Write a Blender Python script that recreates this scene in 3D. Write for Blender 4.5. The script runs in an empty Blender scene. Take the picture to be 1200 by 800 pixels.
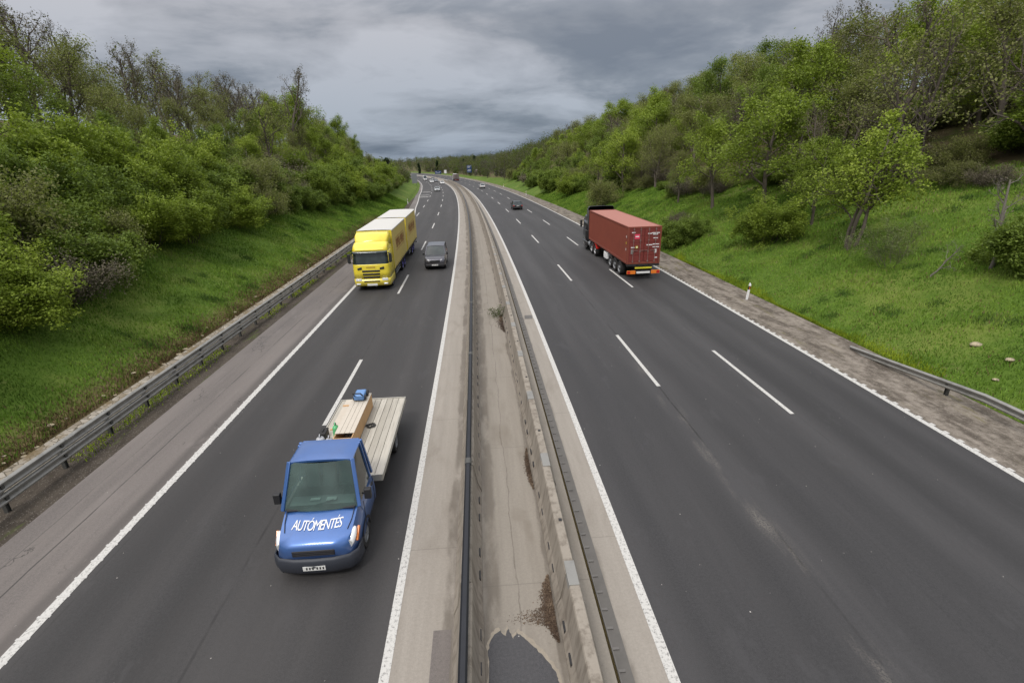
import bpy, math, random
import numpy as np
from mathutils import Vector, Matrix

# ============================================================ camera, sky, sun, exposure
scene = bpy.context.scene
C = scene.collection
CAM_H = 8.511
PITCH = 0.35861
ROLL = -0.02639
cam_d = bpy.data.cameras.new("camera")
cam = bpy.data.objects.new("camera", cam_d)
C.objects.link(cam)
cam_d.sensor_width = 36.0
cam_d.lens = 573.67 / 1200 * 36.0
cam_d.clip_start = 0.1
cam_d.clip_end = 6000
cam.matrix_world = (Matrix.Translation((0, 0, CAM_H)) @ Matrix.Rotation(math.pi / 2 - PITCH, 4, 'X')
                    @ Matrix.Rotation(ROLL, 4, 'Z'))
scene.camera = cam

SUN_EL, SUN_AZ = math.radians(52), math.radians(200)     # azimuth from +Y clockwise
w = bpy.data.worlds.new("World")
scene.world = w
w.use_nodes = True
nt = w.node_tree
nt.nodes.clear()


def wn(t, **k):
    n = nt.nodes.new(t)
    for a, b in k.items():
        setattr(n, a, b)
    return n


def wm(op, a, b=None, c=None):
    n = wn('ShaderNodeMath', operation=op)
    for i, v in enumerate((a, b, c)):
        if v is None:
            continue
        if isinstance(v, (int, float)):
            n.inputs[i].default_value = v
        else:
            nt.links.new(v, n.inputs[i])
    return n.outputs[0]


out = wn('ShaderNodeOutputWorld')
bg = wn('ShaderNodeBackground')
bg.inputs['Strength'].default_value = 0.1
sky = wn('ShaderNodeTexSky', sky_type='NISHITA', sun_disc=False)
sky.sun_elevation = SUN_EL
sky.sun_rotation = SUN_AZ
sky.dust_density = 2.0
tc = wn('ShaderNodeTexCoord')
sep = wn('ShaderNodeSeparateXYZ')
nt.links.new(tc.outputs['Generated'], sep.inputs[0])
zz = wm('ADD', wm('MAXIMUM', sep.outputs['Z'], 0.0), 0.24)
comb = wn('ShaderNodeCombineXYZ')
nt.links.new(wm('DIVIDE', sep.outputs['X'], zz), comb.inputs[0])
nt.links.new(wm('DIVIDE', sep.outputs['Y'], zz), comb.inputs[1])
mapn = wn('ShaderNodeMapping')
mapn.inputs['Rotation'].default_value = (0, 0, math.radians(-24))
mapn.inputs['Scale'].default_value = (0.75, 1.0, 1.0)
mapn.inputs['Location'].default_value = (2.7, 1.3, 0.4)
nt.links.new(comb.outputs[0], mapn.inputs[0])
n1 = wn('ShaderNodeTexNoise')
n1.inputs['Scale'].default_value = 1.7
n1.inputs['Detail'].default_value = 7
n1.inputs['Roughness'].default_value = 0.56
n1.inputs['Distortion'].default_value = 0.25
nt.links.new(mapn.outputs[0], n1.inputs['Vector'])
ramp = wn('ShaderNodeValToRGB')
cr = ramp.color_ramp
cr.elements[0].position = 0.33
cr.elements[0].color = (0.155, 0.172, 0.205, 1)
cr.elements[1].position = 0.66
cr.elements[1].color = (0.41, 0.415, 0.445, 1)
e = cr.elements.new(0.44)
e.color = (0.215, 0.23, 0.26, 1)
e = cr.elements.new(0.53)
e.color = (0.315, 0.322, 0.35, 1)
skew = wm('ADD', n1.outputs['Fac'], wm('MULTIPLY', sep.outputs['X'], -0.11))
nt.links.new(wm('ADD', skew, 0.03), ramp.inputs[0])
# overcast sky: brighter towards the zenith, bluish low down
elev = wn('ShaderNodeMapRange')
elev.inputs['From Min'].default_value = 0.0
elev.inputs['From Max'].default_value = 0.22
nt.links.new(sep.outputs['Z'], elev.inputs['Value'])
low = wn('ShaderNodeMixRGB', blend_type='MULTIPLY')
low.inputs['Color2'].default_value = (0.60, 0.71, 0.82, 1)
nt.links.new(wm('SUBTRACT', 1.0, elev.outputs[0]), low.inputs['Fac'])
nt.links.new(ramp.outputs[0], low.inputs['Color1'])
zen = wn('ShaderNodeMapRange')
zen.inputs['From Min'].default_value = 0.22
zen.inputs['From Max'].default_value = 0.9
zen.inputs['To Min'].default_value = 10.0
zen.inputs['To Max'].default_value = 47.0
nt.links.new(sep.outputs['Z'], zen.inputs['Value'])
vm = wn('ShaderNodeVectorMath', operation='SCALE')
nt.links.new(low.outputs[0], vm.inputs[0])
nt.links.new(zen.outputs[0], vm.inputs['Scale'])
tint = wn('ShaderNodeMixRGB', blend_type='MULTIPLY')
tint.inputs['Color2'].default_value = (1.05, 1.0, 0.92, 1)
zt_ = wn('ShaderNodeMapRange')
zt_.inputs['From Min'].default_value = 0.22
zt_.inputs['From Max'].default_value = 0.5
nt.links.new(sep.outputs['Z'], zt_.inputs['Value'])
nt.links.new(zt_.outputs[0], tint.inputs['Fac'])
nt.links.new(vm.outputs[0], tint.inputs['Color1'])
mixs = wn('ShaderNodeMixRGB')
mixs.inputs['Fac'].default_value = 0.94
nt.links.new(sky.outputs[0], mixs.inputs['Color1'])
nt.links.new(tint.outputs[0], mixs.inputs['Color2'])
nt.links.new(mixs.outputs[0], bg.inputs['Color'])
nt.links.new(bg.outputs[0], out.inputs['Surface'])

sun_d = bpy.data.lights.new("sun", 'SUN')
sun_d.energy = 1.3
sun_d.angle = math.radians(14)
sun_d.color = (1.0, 0.96, 0.90)
sun = bpy.data.objects.new("sun", sun_d)
C.objects.link(sun)
sd = Vector((math.sin(SUN_AZ) * math.cos(SUN_EL), math.cos(SUN_AZ) * math.cos(SUN_EL), math.sin(SUN_EL)))
sun.rotation_euler = sd.to_track_quat('Z', 'Y').to_euler()
scene.view_settings.view_transform = 'Standard'
scene.view_settings.look = 'None'
scene.view_settings.gamma = 1
scene.view_settings.exposure = 0.42
scene.view_settings.use_curve_mapping = False

#PURE ======================================================== road and terrain geometry
KN = [0, 30, 60, 90, 130, 180, 240, 320, 450, 560, 700]
KV = [0.000341, 0.000423, 0.000486, 0.000408, 0.000453, 0.000642, 0.000884, 0.001128, 0.001372, 0.0022, 0.0022]
TH0 = 0.056802
ZA, ZB = (-0.000145714, 1.65321e-07)
SS = np.arange(-100, 1000.5, 0.5)
_kap = np.interp(SS, KN, KV)
_i0 = int(np.argmin(np.abs(SS)))
_th = np.concatenate([[0], np.cumsum(0.25 * (_kap[1:] + _kap[:-1]))])
_th = _th - _th[_i0] + TH0
_x = np.concatenate([[0], np.cumsum(0.5 * -np.sin((_th[1:] + _th[:-1]) / 2))])
_y = np.concatenate([[0], np.cumsum(0.5 * np.cos((_th[1:] + _th[:-1]) / 2))])
_x -= _x[_i0]
_y -= _y[_i0]


def zroad(s):
    q = np.clip(s, 0, 294)
    return ZA * q ** 2 / 2 + ZB * q ** 3


def frame(s):
    return np.interp(s, SS, _x), np.interp(s, SS, _y), np.interp(s, SS, _th)


def P(s, off, z=0.0):
    """world point at distance s along the road, off metres to its right, z above the road"""
    x, y, th = frame(s)
    return (x + off * np.cos(th), y + off * np.sin(th), zroad(s) + z)


def edge_line(s):       # left solid line of the oncoming carriageway
    return np.interp(s, [80, 104, 151, 205, 263, 295, 400], [-9.23, -10.76, -12.6, -13.1, -12.8, -12.3, -12.3])


def shoulder(s):
    return np.interp(s, [0, 78, 104, 151, 205, 300], [-11.95, -11.95, -12.1, -13.7, -14.1, -13.3])


def grass_l(s):
    return np.interp(s, [0, 84, 92, 104, 151, 205, 300], [-14.75, -14.75, -13.0, -13.1, -14.5, -14.8, -14.1])


GR = 17.2


def terrain(s, off):
    """height above the road level"""
    s = np.asarray(s, float)
    off = np.asarray(off, float)
    gl = grass_l(s)
    ol = gl - off
    orr = off - GR
    fl = np.interp(ol, [0, 17, 35, 60, 300], [0.02, 8.5, 13.9, 16, 22]) * np.interp(s, [150, 190, 240, 300, 420], [1, .78, .45, .28, .25])
    fr = np.interp(orr, [0, 21, 43, 70, 300], [0.02, 8.8, 16.2, 19.5, 26]) * np.interp(s, [190, 245, 305, 400], [1, .78, .42, .24])
    bump = 0.18 * np.sin(s * .31 + off * .22) * np.sin(off * .47 - s * .13 + 1) + 0.10 * np.sin(s * .83 + 2) * np.sin(off * .91 + s * .2)
    o = np.maximum(ol, orr)
    z = np.where(ol > 0, fl, np.where(orr > 0, fr, -0.3)) + bump * np.clip(o / 3, 0, 1)
    return z
#END


def G(s, off, dz=0.0):
    x, y, z = P(s, off)
    return (float(x), float(y), float(z + terrain(s, off) + dz))


# ============================================================ helpers
def tag(o, label=None, cat=None, group=None, kind=None):
    if label: o['label'] = label
    if cat: o['category'] = cat
    if group: o['group'] = group
    if kind: o['kind'] = kind
    return o


def thing(name, label, cat, loc=(0, 0, 0), rotz=0.0, group=None):
    o = bpy.data.objects.new(name, None)
    C.objects.link(o)
    o.empty_display_size = 0.3
    o.location = loc
    o.rotation_euler = (0, 0, rotz)
    return tag(o, label, cat, group)


class MB:
    def __init__(s):
        s.v, s.f, s.m = [], [], []
        s.mi = 0

    def add(s, vs, fs):
        b = len(s.v)
        s.v += [tuple(map(float, q)) for q in vs]
        for f in fs:
            s.f.append(tuple(b + i for i in f))
            s.m.append(s.mi)
        return s

    def box(s, x0, x1, y0, y1, z0, z1):
        vs = [(x, y, z) for x in (x0, x1) for y in (y0, y1) for z in (z0, z1)]
        return s.add(vs, [(0, 1, 3, 2), (4, 6, 7, 5), (0, 4, 5, 1), (2, 3, 7, 6), (0, 2, 6, 4), (1, 5, 7, 3)])

    def hexa(s, bottom, top):
        """bottom and top: four points each, counterclockwise"""
        return s.add(list(bottom) + list(top), [(3, 2, 1, 0), (4, 5, 6, 7), (0, 1, 5, 4), (1, 2, 6, 5), (2, 3, 7, 6), (3, 0, 4, 7)])

    def tube(s, p0, p1, r0, r1=None, n=8, cap=True):
        r1 = r0 if r1 is None else r1
        p0, p1 = Vector(p0), Vector(p1)
        d = (p1 - p0).normalized()
        a = d.orthogonal().normalized()
        b = d.cross(a)
        vs = []
        for p, r in ((p0, r0), (p1, r1)):
            for i in range(n):
                t = 2 * math.pi * i / n
                vs.append(p + a * (r * math.cos(t)) + b * (r * math.sin(t)))
        fs = [(i, (i + 1) % n, n + (i + 1) % n, n + i) for i in range(n)]
        if cap:
            fs += [tuple(range(n - 1, -1, -1)), tuple(range(n, 2 * n))]
        return s.add(vs, fs)

    def bar(s, p0, p1, wa, wb):
        """square bar between two points"""
        p0, p1 = Vector(p0), Vector(p1)
        d = (p1 - p0).normalized()
        up = Vector((0, 0, 1)) if abs(d.z) < .95 else Vector((1, 0, 0))
        a = d.cross(up).normalized() * wa / 2
        b = a.cross(d).normalized() * wb / 2
        q = [a + b, -a + b, -a - b, a - b]
        return s.hexa([p0 + k for k in q], [p1 + k for k in q])

    def grid(s, rings, closed=False, cap0=False, cap1=False):
        n = len(rings[0])
        vs = [p for r in rings for p in r]
        fs = []
        for i in range(len(rings) - 1):
            for j in range(n if closed else n - 1):
                k = (j + 1) % n
                fs.append((i * n + j, i * n + k, (i + 1) * n + k, (i + 1) * n + j))
        if cap0: fs.append(tuple(range(n - 1, -1, -1)))
        if cap1: fs.append(tuple((len(rings) - 1) * n + j for j in range(n)))
        return s.add(vs, fs)

    def lathe_y(s, prof, cx, cy, cz, n=24):
        """profile of (radius, y) round an axis along y"""
        rings = []
        for r, t in prof:
            rings.append([(cx + r * math.cos(2 * math.pi * i / n), cy + t, cz + r * math.sin(2 * math.pi * i / n)) for i in range(n)])
        return s.grid(rings, closed=True)

    def build(s, name, mats, parent=None, smooth=False, bevel=0.0, seg=2, solid=0.0, subsurf=0, angle=40):
        me = bpy.data.meshes.new(name)
        me.from_pydata(s.v, [], s.f)
        if not isinstance(mats, (list, tuple)): mats = [mats]
        for m in mats: me.materials.append(m)
        for p, mi in zip(me.polygons, s.m): p.material_index = mi
        me.update()
        o = bpy.data.objects.new(name, me)
        C.objects.link(o)
        if parent is not None: o.parent = parent
        if solid:
            md = o.modifiers.new('solid', 'SOLIDIFY'); md.thickness = solid; md.offset = -1
        if subsurf:
            md = o.modifiers.new('sub', 'SUBSURF'); md.levels = md.render_levels = subsurf
        if bevel:
            md = o.modifiers.new('bevel', 'BEVEL'); md.width = bevel; md.segments = seg; md.limit_method = 'ANGLE'
            md.angle_limit = math.radians(35)
        if smooth or bevel:
            me.polygons.foreach_set('use_smooth', [True] * len(me.polygons))
            me.set_sharp_from_angle(angle=math.radians(angle))
        return o


def np_mesh(name, verts, faces, mats, size=4, uv=None):
    """fast mesh of equal-size faces from arrays"""
    me = bpy.data.meshes.new(name)
    nv, nf = len(verts), len(faces)
    me.vertices.add(nv)
    me.vertices.foreach_set('co', np.asarray(verts, np.float32).ravel())
    me.loops.add(nf * size)
    me.loops.foreach_set('vertex_index', np.asarray(faces, np.int32).ravel())
    me.polygons.add(nf)
    me.polygons.foreach_set('loop_start', np.arange(nf, dtype=np.int32) * size)
    me.polygons.foreach_set('loop_total', np.full(nf, size, np.int32))
    if uv is not None:
        l = me.uv_layers.new(name='UVMap')
        l.data.foreach_set('uv', np.asarray(uv, np.float32)[np.asarray(faces).ravel()].ravel())
    me.update()
    me.validate()
    for m in (mats if isinstance(mats, (list, tuple)) else [mats]): me.materials.append(m)
    return me


def ribbon(name, offs, ss, zs, mat, uoff=0.0, drop=0.0):
    """sheet following the road: offs = list of offsets (numbers or functions of s), zs = heights"""
    ss = np.asarray(ss, float)
    V, UV = [], []
    for o, z in zip(offs, zs):
        ov = o(ss) if callable(o) else np.full(len(ss), o)
        zv = z(ss) if callable(z) else np.full(len(ss), z)
        x, y, zz_ = P(ss, ov, zv)
        V.append(np.stack([x, y, zz_], 1))
        UV.append(np.stack([ov, ss], 1))
    n, m = len(offs), len(ss)
    V = np.concatenate(V); UV = np.concatenate(UV)
    F = []
    for i in range(n - 1):
        a = i * m + np.arange(m - 1)
        F.append(np.stack([a, a + m, a + m + 1, a + 1], 1))
    F = np.concatenate(F)
    me = np_mesh(name, V, F, mat, 4, UV)
    o = bpy.data.objects.new(name, me)
    C.objects.link(o)
    o['kind'] = 'structure'
    return o


# ============================================================ materials
def mat(name, rough=0.6, metal=0.0, base=(0.5, 0.5, 0.5), spec=0.5, coat=0.0):
    m = bpy.data.materials.new(name)
    m.use_nodes = True
    b = m.node_tree.nodes['Principled BSDF']
    b.inputs['Base Color'].default_value = (*base, 1)
    b.inputs['Roughness'].default_value = rough
    b.inputs['Metallic'].default_value = metal
    b.inputs['Specular IOR Level'].default_value = spec
    b.inputs['Coat Weight'].default_value = coat
    return m


class NT:
    def __init__(s, m):
        s.t = m.node_tree
        s.b = s.t.nodes['Principled BSDF']

    def n(s, typ, ins=None, **k):
        n = s.t.nodes.new(typ)
        for a, b in k.items(): setattr(n, a, b)
        for a, b in (ins or {}).items():
            if hasattr(b, 'is_output'): s.t.links.new(b, n.inputs[a])
            else: n.inputs[a].default_value = b
        return n

    def math(s, op, a, b=0.0, c=0.0, clamp=False):
        n = s.t.nodes.new('ShaderNodeMath'); n.operation = op; n.use_clamp = clamp
        for i, v in enumerate((a, b, c)):
            if hasattr(v, 'is_output'): s.t.links.new(v, n.inputs[i])
            else: n.inputs[i].default_value = v
        return n.outputs[0]

    def noise(s, vec, scale, detail=4, rough=0.5, dist=0.0):
        n = s.n('ShaderNodeTexNoise', {'Scale': scale, 'Detail': detail, 'Roughness': rough, 'Distortion': dist})
        if vec is not None: s.t.links.new(vec, n.inputs['Vector'])
        return n.outputs['Fac']

    def ramp(s, fac, stops):
        n = s.t.nodes.new('ShaderNodeValToRGB')
        e = n.color_ramp.elements
        while len(e) < len(stops): e.new(0.5)
        for i, (p, c) in enumerate(stops):
            e[i].position = p
            e[i].color = (*c, 1) if len(c) == 3 else c
        s.t.links.new(fac, n.inputs[0])
        return n.outputs[0]

    def step(s, v, a, b):
        n = s.n('ShaderNodeMapRange', {'From Min': a, 'From Max': b}, interpolation_type='SMOOTHSTEP')
        s.t.links.new(v, n.inputs['Value'])
        return n.outputs[0]

    def mix(s, fac, a, b, mode='MIX'):
        n = s.t.nodes.new('ShaderNodeMixRGB'); n.blend_type = mode
        for i, v in zip(('Fac', 'Color1', 'Color2'), (fac, a, b)):
            if hasattr(v, 'is_output'): s.t.links.new(v, n.inputs[i])
            elif i == 'Fac': n.inputs[i].default_value = v
            else: n.inputs[i].default_value = (*v, 1) if len(v) == 3 else v
        return n.outputs[0]

    def scale(s, vec, xyz, loc=(0, 0, 0)):
        n = s.n('ShaderNodeMapping', {'Scale': xyz, 'Location': loc})
        s.t.links.new(vec, n.inputs['Vector'])
        return n.outputs[0]

    def color(s, c): s.t.links.new(c, s.b.inputs['Base Color'])

    def rough(s, c): s.t.links.new(c, s.b.inputs['Roughness'])

    def bump(s, h, dist=0.01, strength=0.5):
        n = s.n('ShaderNodeBump', {'Distance': dist, 'Strength': strength})
        s.t.links.new(h, n.inputs['Height'])
        s.t.links.new(n.outputs[0], s.b.inputs['Normal'])

    def uv(s): return s.n('ShaderNodeUVMap').outputs[0]

    def pos(s): return s.n('ShaderNodeNewGeometry').outputs['Position']

    def obj(s): return s.n('ShaderNodeTexCoord').outputs['Object']


def asphalt_mat(name, base, tint, joints, tracks, warm=0.0, seam=None, cracks=0.0):
    """worn asphalt: fine aggregate, lane-long wheel tracks, longitudinal joints (uv.x = metres across, uv.y = along)"""
    m = mat(name, 0.85)
    t = NT(m)
    uv = t.uv()
    sp = t.n('ShaderNodeSeparateXYZ', {'Vector': uv})
    u, v = sp.outputs[0], sp.outputs[1]
    fine = t.noise(uv, 55, 3, .7)
    spk = t.noise(uv, 23, 2, .8)
    mid = t.noise(t.scale(uv, (1.2, .10, 1)), 1.6, 5, .6)
    big = t.noise(t.scale(uv, (.5, .035, 1)), 1.0, 4, .55)
    f2 = t.noise(uv, 120, 2, .8)
    f3 = t.noise(uv, 17, 3, .85)
    gr = t.math('ADD', t.math('ADD', t.math('MULTIPLY', t.step(fine, .30, .70), .4), t.math('MULTIPLY', t.step(f2, .3, .72), .25)), t.math('MULTIPLY', t.step(f3, .32, .68), .35))
    col = t.mix(gr, tuple(c * .38 for c in base), tuple(c * 1.62 for c in base))
    col = t.mix(t.step(mid, .35, .7), col, t.mix(.5, col, tint))
    col = t.mix(t.math('MULTIPLY', t.step(big, .40, .70), .75), col, t.mix(.6, col, tuple(c * 1.5 for c in tint)))
    wob = t.math('MULTIPLY', t.math('SUBTRACT', t.noise(t.scale(uv, (0.02, .12, 1)), 1.0, 3), .5), .5)
    uw = t.math('ADD', u, wob)
    # wheel tracks: darker, polished bands
    for c, wd, k in tracks:
        d = t.math('ABSOLUTE', t.math('SUBTRACT', uw, c))
        f = t.math('MULTIPLY', t.math('SUBTRACT', 1.0, t.step(d, wd * .1, wd)), k)
        col = t.mix(f, col, tuple(x * .45 for x in base))
    wob2 = t.math('MULTIPLY', t.math('SUBTRACT', t.noise(t.scale(uv, (0.0, .5, 1)), 1.0, 4), .5), .10)
    uj = t.math('ADD', u, wob2)
    for c, wd, k in joints:
        d = t.math('ABSOLUTE', t.math('SUBTRACT', uj, c))
        brk = t.step(t.noise(t.scale(uv, (.3, .25, 1)), 1.3, 4, .7), .38, .58)
        f = t.math('MULTIPLY', t.math('SUBTRACT', 1.0, t.step(d, wd * .2, wd)), t.math('MULTIPLY', brk, k))
        col = t.mix(f, col, (.016, .015, .015))
    if seam is not None:      # light worn band with loose grit along a joint, only where the surface has come apart
        d = t.math('ABSOLUTE', t.math('SUBTRACT', uj, seam))
        nn = t.math('MULTIPLY', t.step(t.noise(t.scale(uv, (1, .22, 1), (3, 0, 0)), 1.4, 5, .6), .47, .70), .6)
        f = t.math('MULTIPLY', t.math('SUBTRACT', 1.0, t.step(d, .06, .42)), nn)
        f = t.math('MULTIPLY', f, t.math('SUBTRACT', 1.0, t.step(v, 14, 22)))
        f = t.math('MULTIPLY', f, t.step(spk, .35, .6))
        col = t.mix(f, col, (.21, .19, .165))
    if cracks:
        vc = t.n('ShaderNodeTexVoronoi', {'Scale': .55, 'Randomness': 1.0}, feature='DISTANCE_TO_EDGE')
        t.t.links.new(t.n('ShaderNodeVectorMath', {0: t.scale(uv, (1, .45, 1)), 1: t.n('ShaderNodeTexNoise', {'Scale': 2.5, 'Detail': 5.0, 'Vector': uv}).outputs['Color']}, operation='ADD').outputs[0], vc.inputs['Vector'])
        fc = t.math('MULTIPLY', t.math('SUBTRACT', 1.0, t.step(vc.outputs['Distance'], .002, .014)), t.step(t.noise(uv, .35, 4, .6), .50, .60))
        col = t.mix(t.math('MULTIPLY', fc, cracks), col, (.03, .027, .025))
        pt = t.math('MULTIPLY', t.step(t.noise(t.scale(uv, (.9, .35, 1), (9, 2, 0)), 1.1, 6, .7), .58, .66), .35)
        col = t.mix(pt, col, tuple(c * 1.7 for c in base))
    # scattered pale stones
    vor = t.n('ShaderNodeTexVoronoi', {'Scale': 2.3, 'Vector': uv})
    chip = t.math('MULTIPLY', t.math('LESS_THAN', vor.outputs['Distance'], .035), t.math('GREATER_THAN', spk, .52))
    col = t.mix(chip, col, (.38, .36, .33))
    t.color(col)
    t.rough(t.math('ADD', t.math('MULTIPLY', mid, .25), .62))
    t.bump(fine, .006, .6)
    return m


M = {}
M['asphalt_l'] = asphalt_mat('asphalt_oncoming', (.030, .0285, .029), (.045, .042, .041),
                             [(-5.68, .05, .8), (-8.95, .03, .5)], [(-8.3, .8, .32), (-6.5, .8, .34), (-4.7, .9, .15), (-2.9, .7, .34)], cracks=.3)
M['asphalt_r'] = asphalt_mat('asphalt_outbound', (.0295, .0285, .030), (.044, .042, .043),
                             [(6.72, .05, .95), (10.6, .03, .5), (8.7, .02, .25)], [(3.7, .5, .15), (5.7, .9, .16), (7.9, .8, .22), (9.7, .8, .2), (11.4, .75, .42), (13.2, .7, .36)], seam=6.62, cracks=.25)
M['asphalt_s'] = asphalt_mat('asphalt_shoulder', (.105, .092, .086), (.155, .136, .124),
                             [(-10.6, .03, .8), (-11.3, .02, .5)], [(-9.5, .35, .6)], cracks=.8)


def concrete_mat(name, a, b, stain=(.16, .13, .10), edge=None, joint=None, s_long=.18, stain_k=.7):
    m = mat(name, 0.88)
    t = NT(m)
    uv = t.uv()
    sp = t.n('ShaderNodeSeparateXYZ', {'Vector': uv})
    u, v = sp.outputs[0], sp.outputs[1]
    fine = t.noise(uv, 38, 3, .7)
    streak = t.noise(t.scale(uv, (3.2, s_long, 1)), 1.5, 6, .62)
    blot = t.noise(t.scale(uv, (1, .45, 1), (4, 7, 0)), 1.1, 6, .6, .4)
    col = t.mix(streak, a, b)
    agg = t.step(t.noise(uv, 16, 4, .85), .35, .68)
    col = t.mix(t.math('MULTIPLY', fine, .6), col, t.mix(.6, col, (.10, .09, .08)))
    col = t.mix(t.math('MULTIPLY', agg, .22), col, (.12, .105, .09))
    col = t.mix(t.math('MULTIPLY', t.step(blot, .50, .74), stain_k), col, stain)
    spot = t.step(t.noise(uv, 3.1, 5, .7), .62, .78)
    col = t.mix(t.math('MULTIPLY', spot, .45), col, tuple(x * .6 for x in stain))
    if edge is not None:      # dirt band collected along a foot
        for c, wd, k in edge:
            d = t.math('ABSOLUTE', t.math('SUBTRACT', t.math('ADD', u, t.math('MULTIPLY', t.math('SUBTRACT', blot, .5), .35)), c))
            f = t.math('MULTIPLY', t.math('SUBTRACT', 1.0, t.step(d, wd * .4, wd)), k)
            f = t.math('MULTIPLY', f, t.step(t.noise(t.scale(uv, (1, .35, 1)), 1.7, 5, .65), .30, .55))
            col = t.mix(f, col, (.085, .07, .055))
    if joint:
        fr = t.math('FRACT', t.math('DIVIDE', v, joint))
        f = t.math('LESS_THAN', t.math('ABSOLUTE', t.math('SUBTRACT', fr, .5)), .012 / joint)
        col = t.mix(t.math('MULTIPLY', f, .4), col, (.12, .105, .09))
    t.color(col)
    t.bump(t.math('ADD', fine, t.math('MULTIPLY', streak, .5)), .006, .5)
    return m


M['conc_strip'] = concrete_mat('concrete_edge_strip', (.255, .228, .195), (.39, .355, .31), stain=(.18, .155, .128), edge=[(-.95, .18, .6), (2.15, .22, .6)], joint=6.1, stain_k=.5)
M['conc_floor'] = concrete_mat('concrete_median_floor', (.215, .188, .155), (.345, .312, .265), stain=(.17, .145, .115),
                               edge=[(-.12, .22, .55), (1.16, .10, .6), (.42, .02, .5)], joint=5.3, stain_k=.65)
m_ = mat('rubble_gutter', .9)
t_ = NT(m_)
uv_ = t_.uv()
v1_ = t_.n('ShaderNodeTexVoronoi', {'Scale': 3.6, 'Vector': uv_}, feature='DISTANCE_TO_EDGE')
v2_ = t_.n('ShaderNodeTexVoronoi', {'Scale': 3.6, 'Vector': uv_})
sv_ = t_.n('ShaderNodeSeparateXYZ', {'Vector': v2_.outputs['Color']})
c_ = t_.mix(sv_.outputs[0], (.24, .20, .15), (.46, .42, .36))
c_ = t_.mix(t_.math('MULTIPLY', t_.noise(uv_, 14, 4, .7), .6), c_, (.16, .13, .09))
c_ = t_.mix(t_.math('SUBTRACT', 1.0, t_.step(v1_.outputs['Distance'], .01, .06)), c_, (.09, .075, .05))
c_ = t_.mix(t_.step(t_.noise(t_.scale(uv_, (1, .5, 1)), 1.3, 5, .7), .48, .62), c_, (.17, .125, .065))
t_.color(c_)
t_.bump(v1_.outputs['Distance'], .05, .8)
M['conc_drain'] = m_


def barrier_mat(name, a, b):
    m = mat(name, 0.85)
    t = NT(m)
    o = t.obj()
    col = t.mix(t.noise(o, 1.3, 6, .62), a, b)
    fine = t.noise(o, 30, 3, .7)
    col = t.mix(t.math('MULTIPLY', fine, .4), col, (.16, .14, .12))
    sp = t.n('ShaderNodeSeparateXYZ', {'Vector': o})
    drip = t.noise(t.scale(o, (5, 5, .5)), 1.2, 5, .6)
    col = t.mix(t.math('MULTIPLY', t.step(drip, .44, .66), .7), col, (.135, .112, .088))
    t.color(col)
    t.bump(fine, .004, .5)
    return m


M['barrier'] = barrier_mat('barrier_concrete', (.205, .18, .145), (.35, .31, .26))


def paint_mat(name, wear=.75, base=(.50, .49, .465), road=(.10, .095, .09)):
    m = mat(name, .7)
    t = NT(m)
    uv = t.uv()
    n = t.noise(t.scale(uv, (9, 3, 1)), 2.2, 6, .72)
    col = t.mix(t.step(n, .52, .86), base, tuple(c * .72 for c in base))
    col = t.mix(t.math('MULTIPLY', t.step(t.noise(uv, 16, 4, .8), .50, .64), wear), col, road)
    t.color(col)
    return m


M['paint'] = paint_mat('road_paint')


def grass_ground_mat():
    m = mat('grass_ground', .95, spec=.2)
    t = NT(m)
    uv = t.uv()
    sp = t.n('ShaderNodeSeparateXYZ', {'Vector': uv})
    o, sv = sp.outputs[0], sp.outputs[1]
    p = t.pos()
    a = t.noise(p, .28, 6, .65)
    b = t.noise(p, 3.2, 5, .65)
    c = t.noise(p, 14, 3, .7)
    col = t.mix(b, (.050, .100, .010), (.125, .205, .026))
    col = t.mix(t.step(a, .45, .68), col, (.16, .205, .04))
    col = t.mix(t.math('MULTIPLY', c, .5), col, (.03, .05, .008))
    bare = t.step(t.noise(p, .9, 6, .7), .58, .74)
    col = t.mix(t.math('MULTIPLY', bare, .65), col, (.14, .12, .055))
    # leaf litter under the wood
    wood = t.step(t.math('ADD', o, t.math('MULTIPLY', t.math('SUBTRACT', a, .5), 5)), 0.0, 2.0)
    lit = t.mix(b, (.075, .056, .034), (.145, .115, .06))
    lit = t.mix(t.step(a, .45, .62), lit, t.mix(b, (.05, .08, .015), (.11, .15, .025)))
    col = t.mix(wood, col, lit)
    # dry straw right at the kerb of the slope
    dry = t.math('SUBTRACT', 1.0, t.step(t.math('ADD', sv, t.math('MULTIPLY', t.math('SUBTRACT', b, .5), .9)), .3, 1.2))
    col = t.mix(t.math('MULTIPLY', dry, .85), col, (.20, .145, .075))
    t.color(col)
    t.bump(t.math('ADD', b, t.math('MULTIPLY', c, .4)), .12, .7)
    return m


M['ground'] = grass_ground_mat()


def verge_mat(name, a, b, moss):
    m = mat(name, .95, spec=.2)
    t = NT(m)
    uv = t.uv()
    n = t.noise(t.scale(uv, (1, .3, 1)), 1.6, 7, .68)
    g = t.noise(uv, 12, 4, .75)
    col = t.mix(t.step(t.math('ADD', t.math('MULTIPLY', n, .6), t.math('MULTIPLY', t.noise(uv, 3.2, 6, .75), .4)), .40, .60), a, b)
    col = t.mix(t.math('MULTIPLY', g, .7), col, tuple(x * .55 for x in a))
    k = t.step(t.noise(t.scale(uv, (1.3, .22, 1), (5, 2, 0)), 1.1, 6, .7), .56, .66)
    col = t.mix(t.math('MULTIPLY', k, .7), col, moss)
    vor = t.n('ShaderNodeTexVoronoi', {'Scale': 16.0, 'Vector': uv})
    col = t.mix(t.math('MULTIPLY', t.math('LESS_THAN', vor.outputs['Distance'], .2), .4), col, (.36, .33, .29))
    t.color(col)
    t.bump(t.math('ADD', g, n), .03, .8)
    return m


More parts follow.
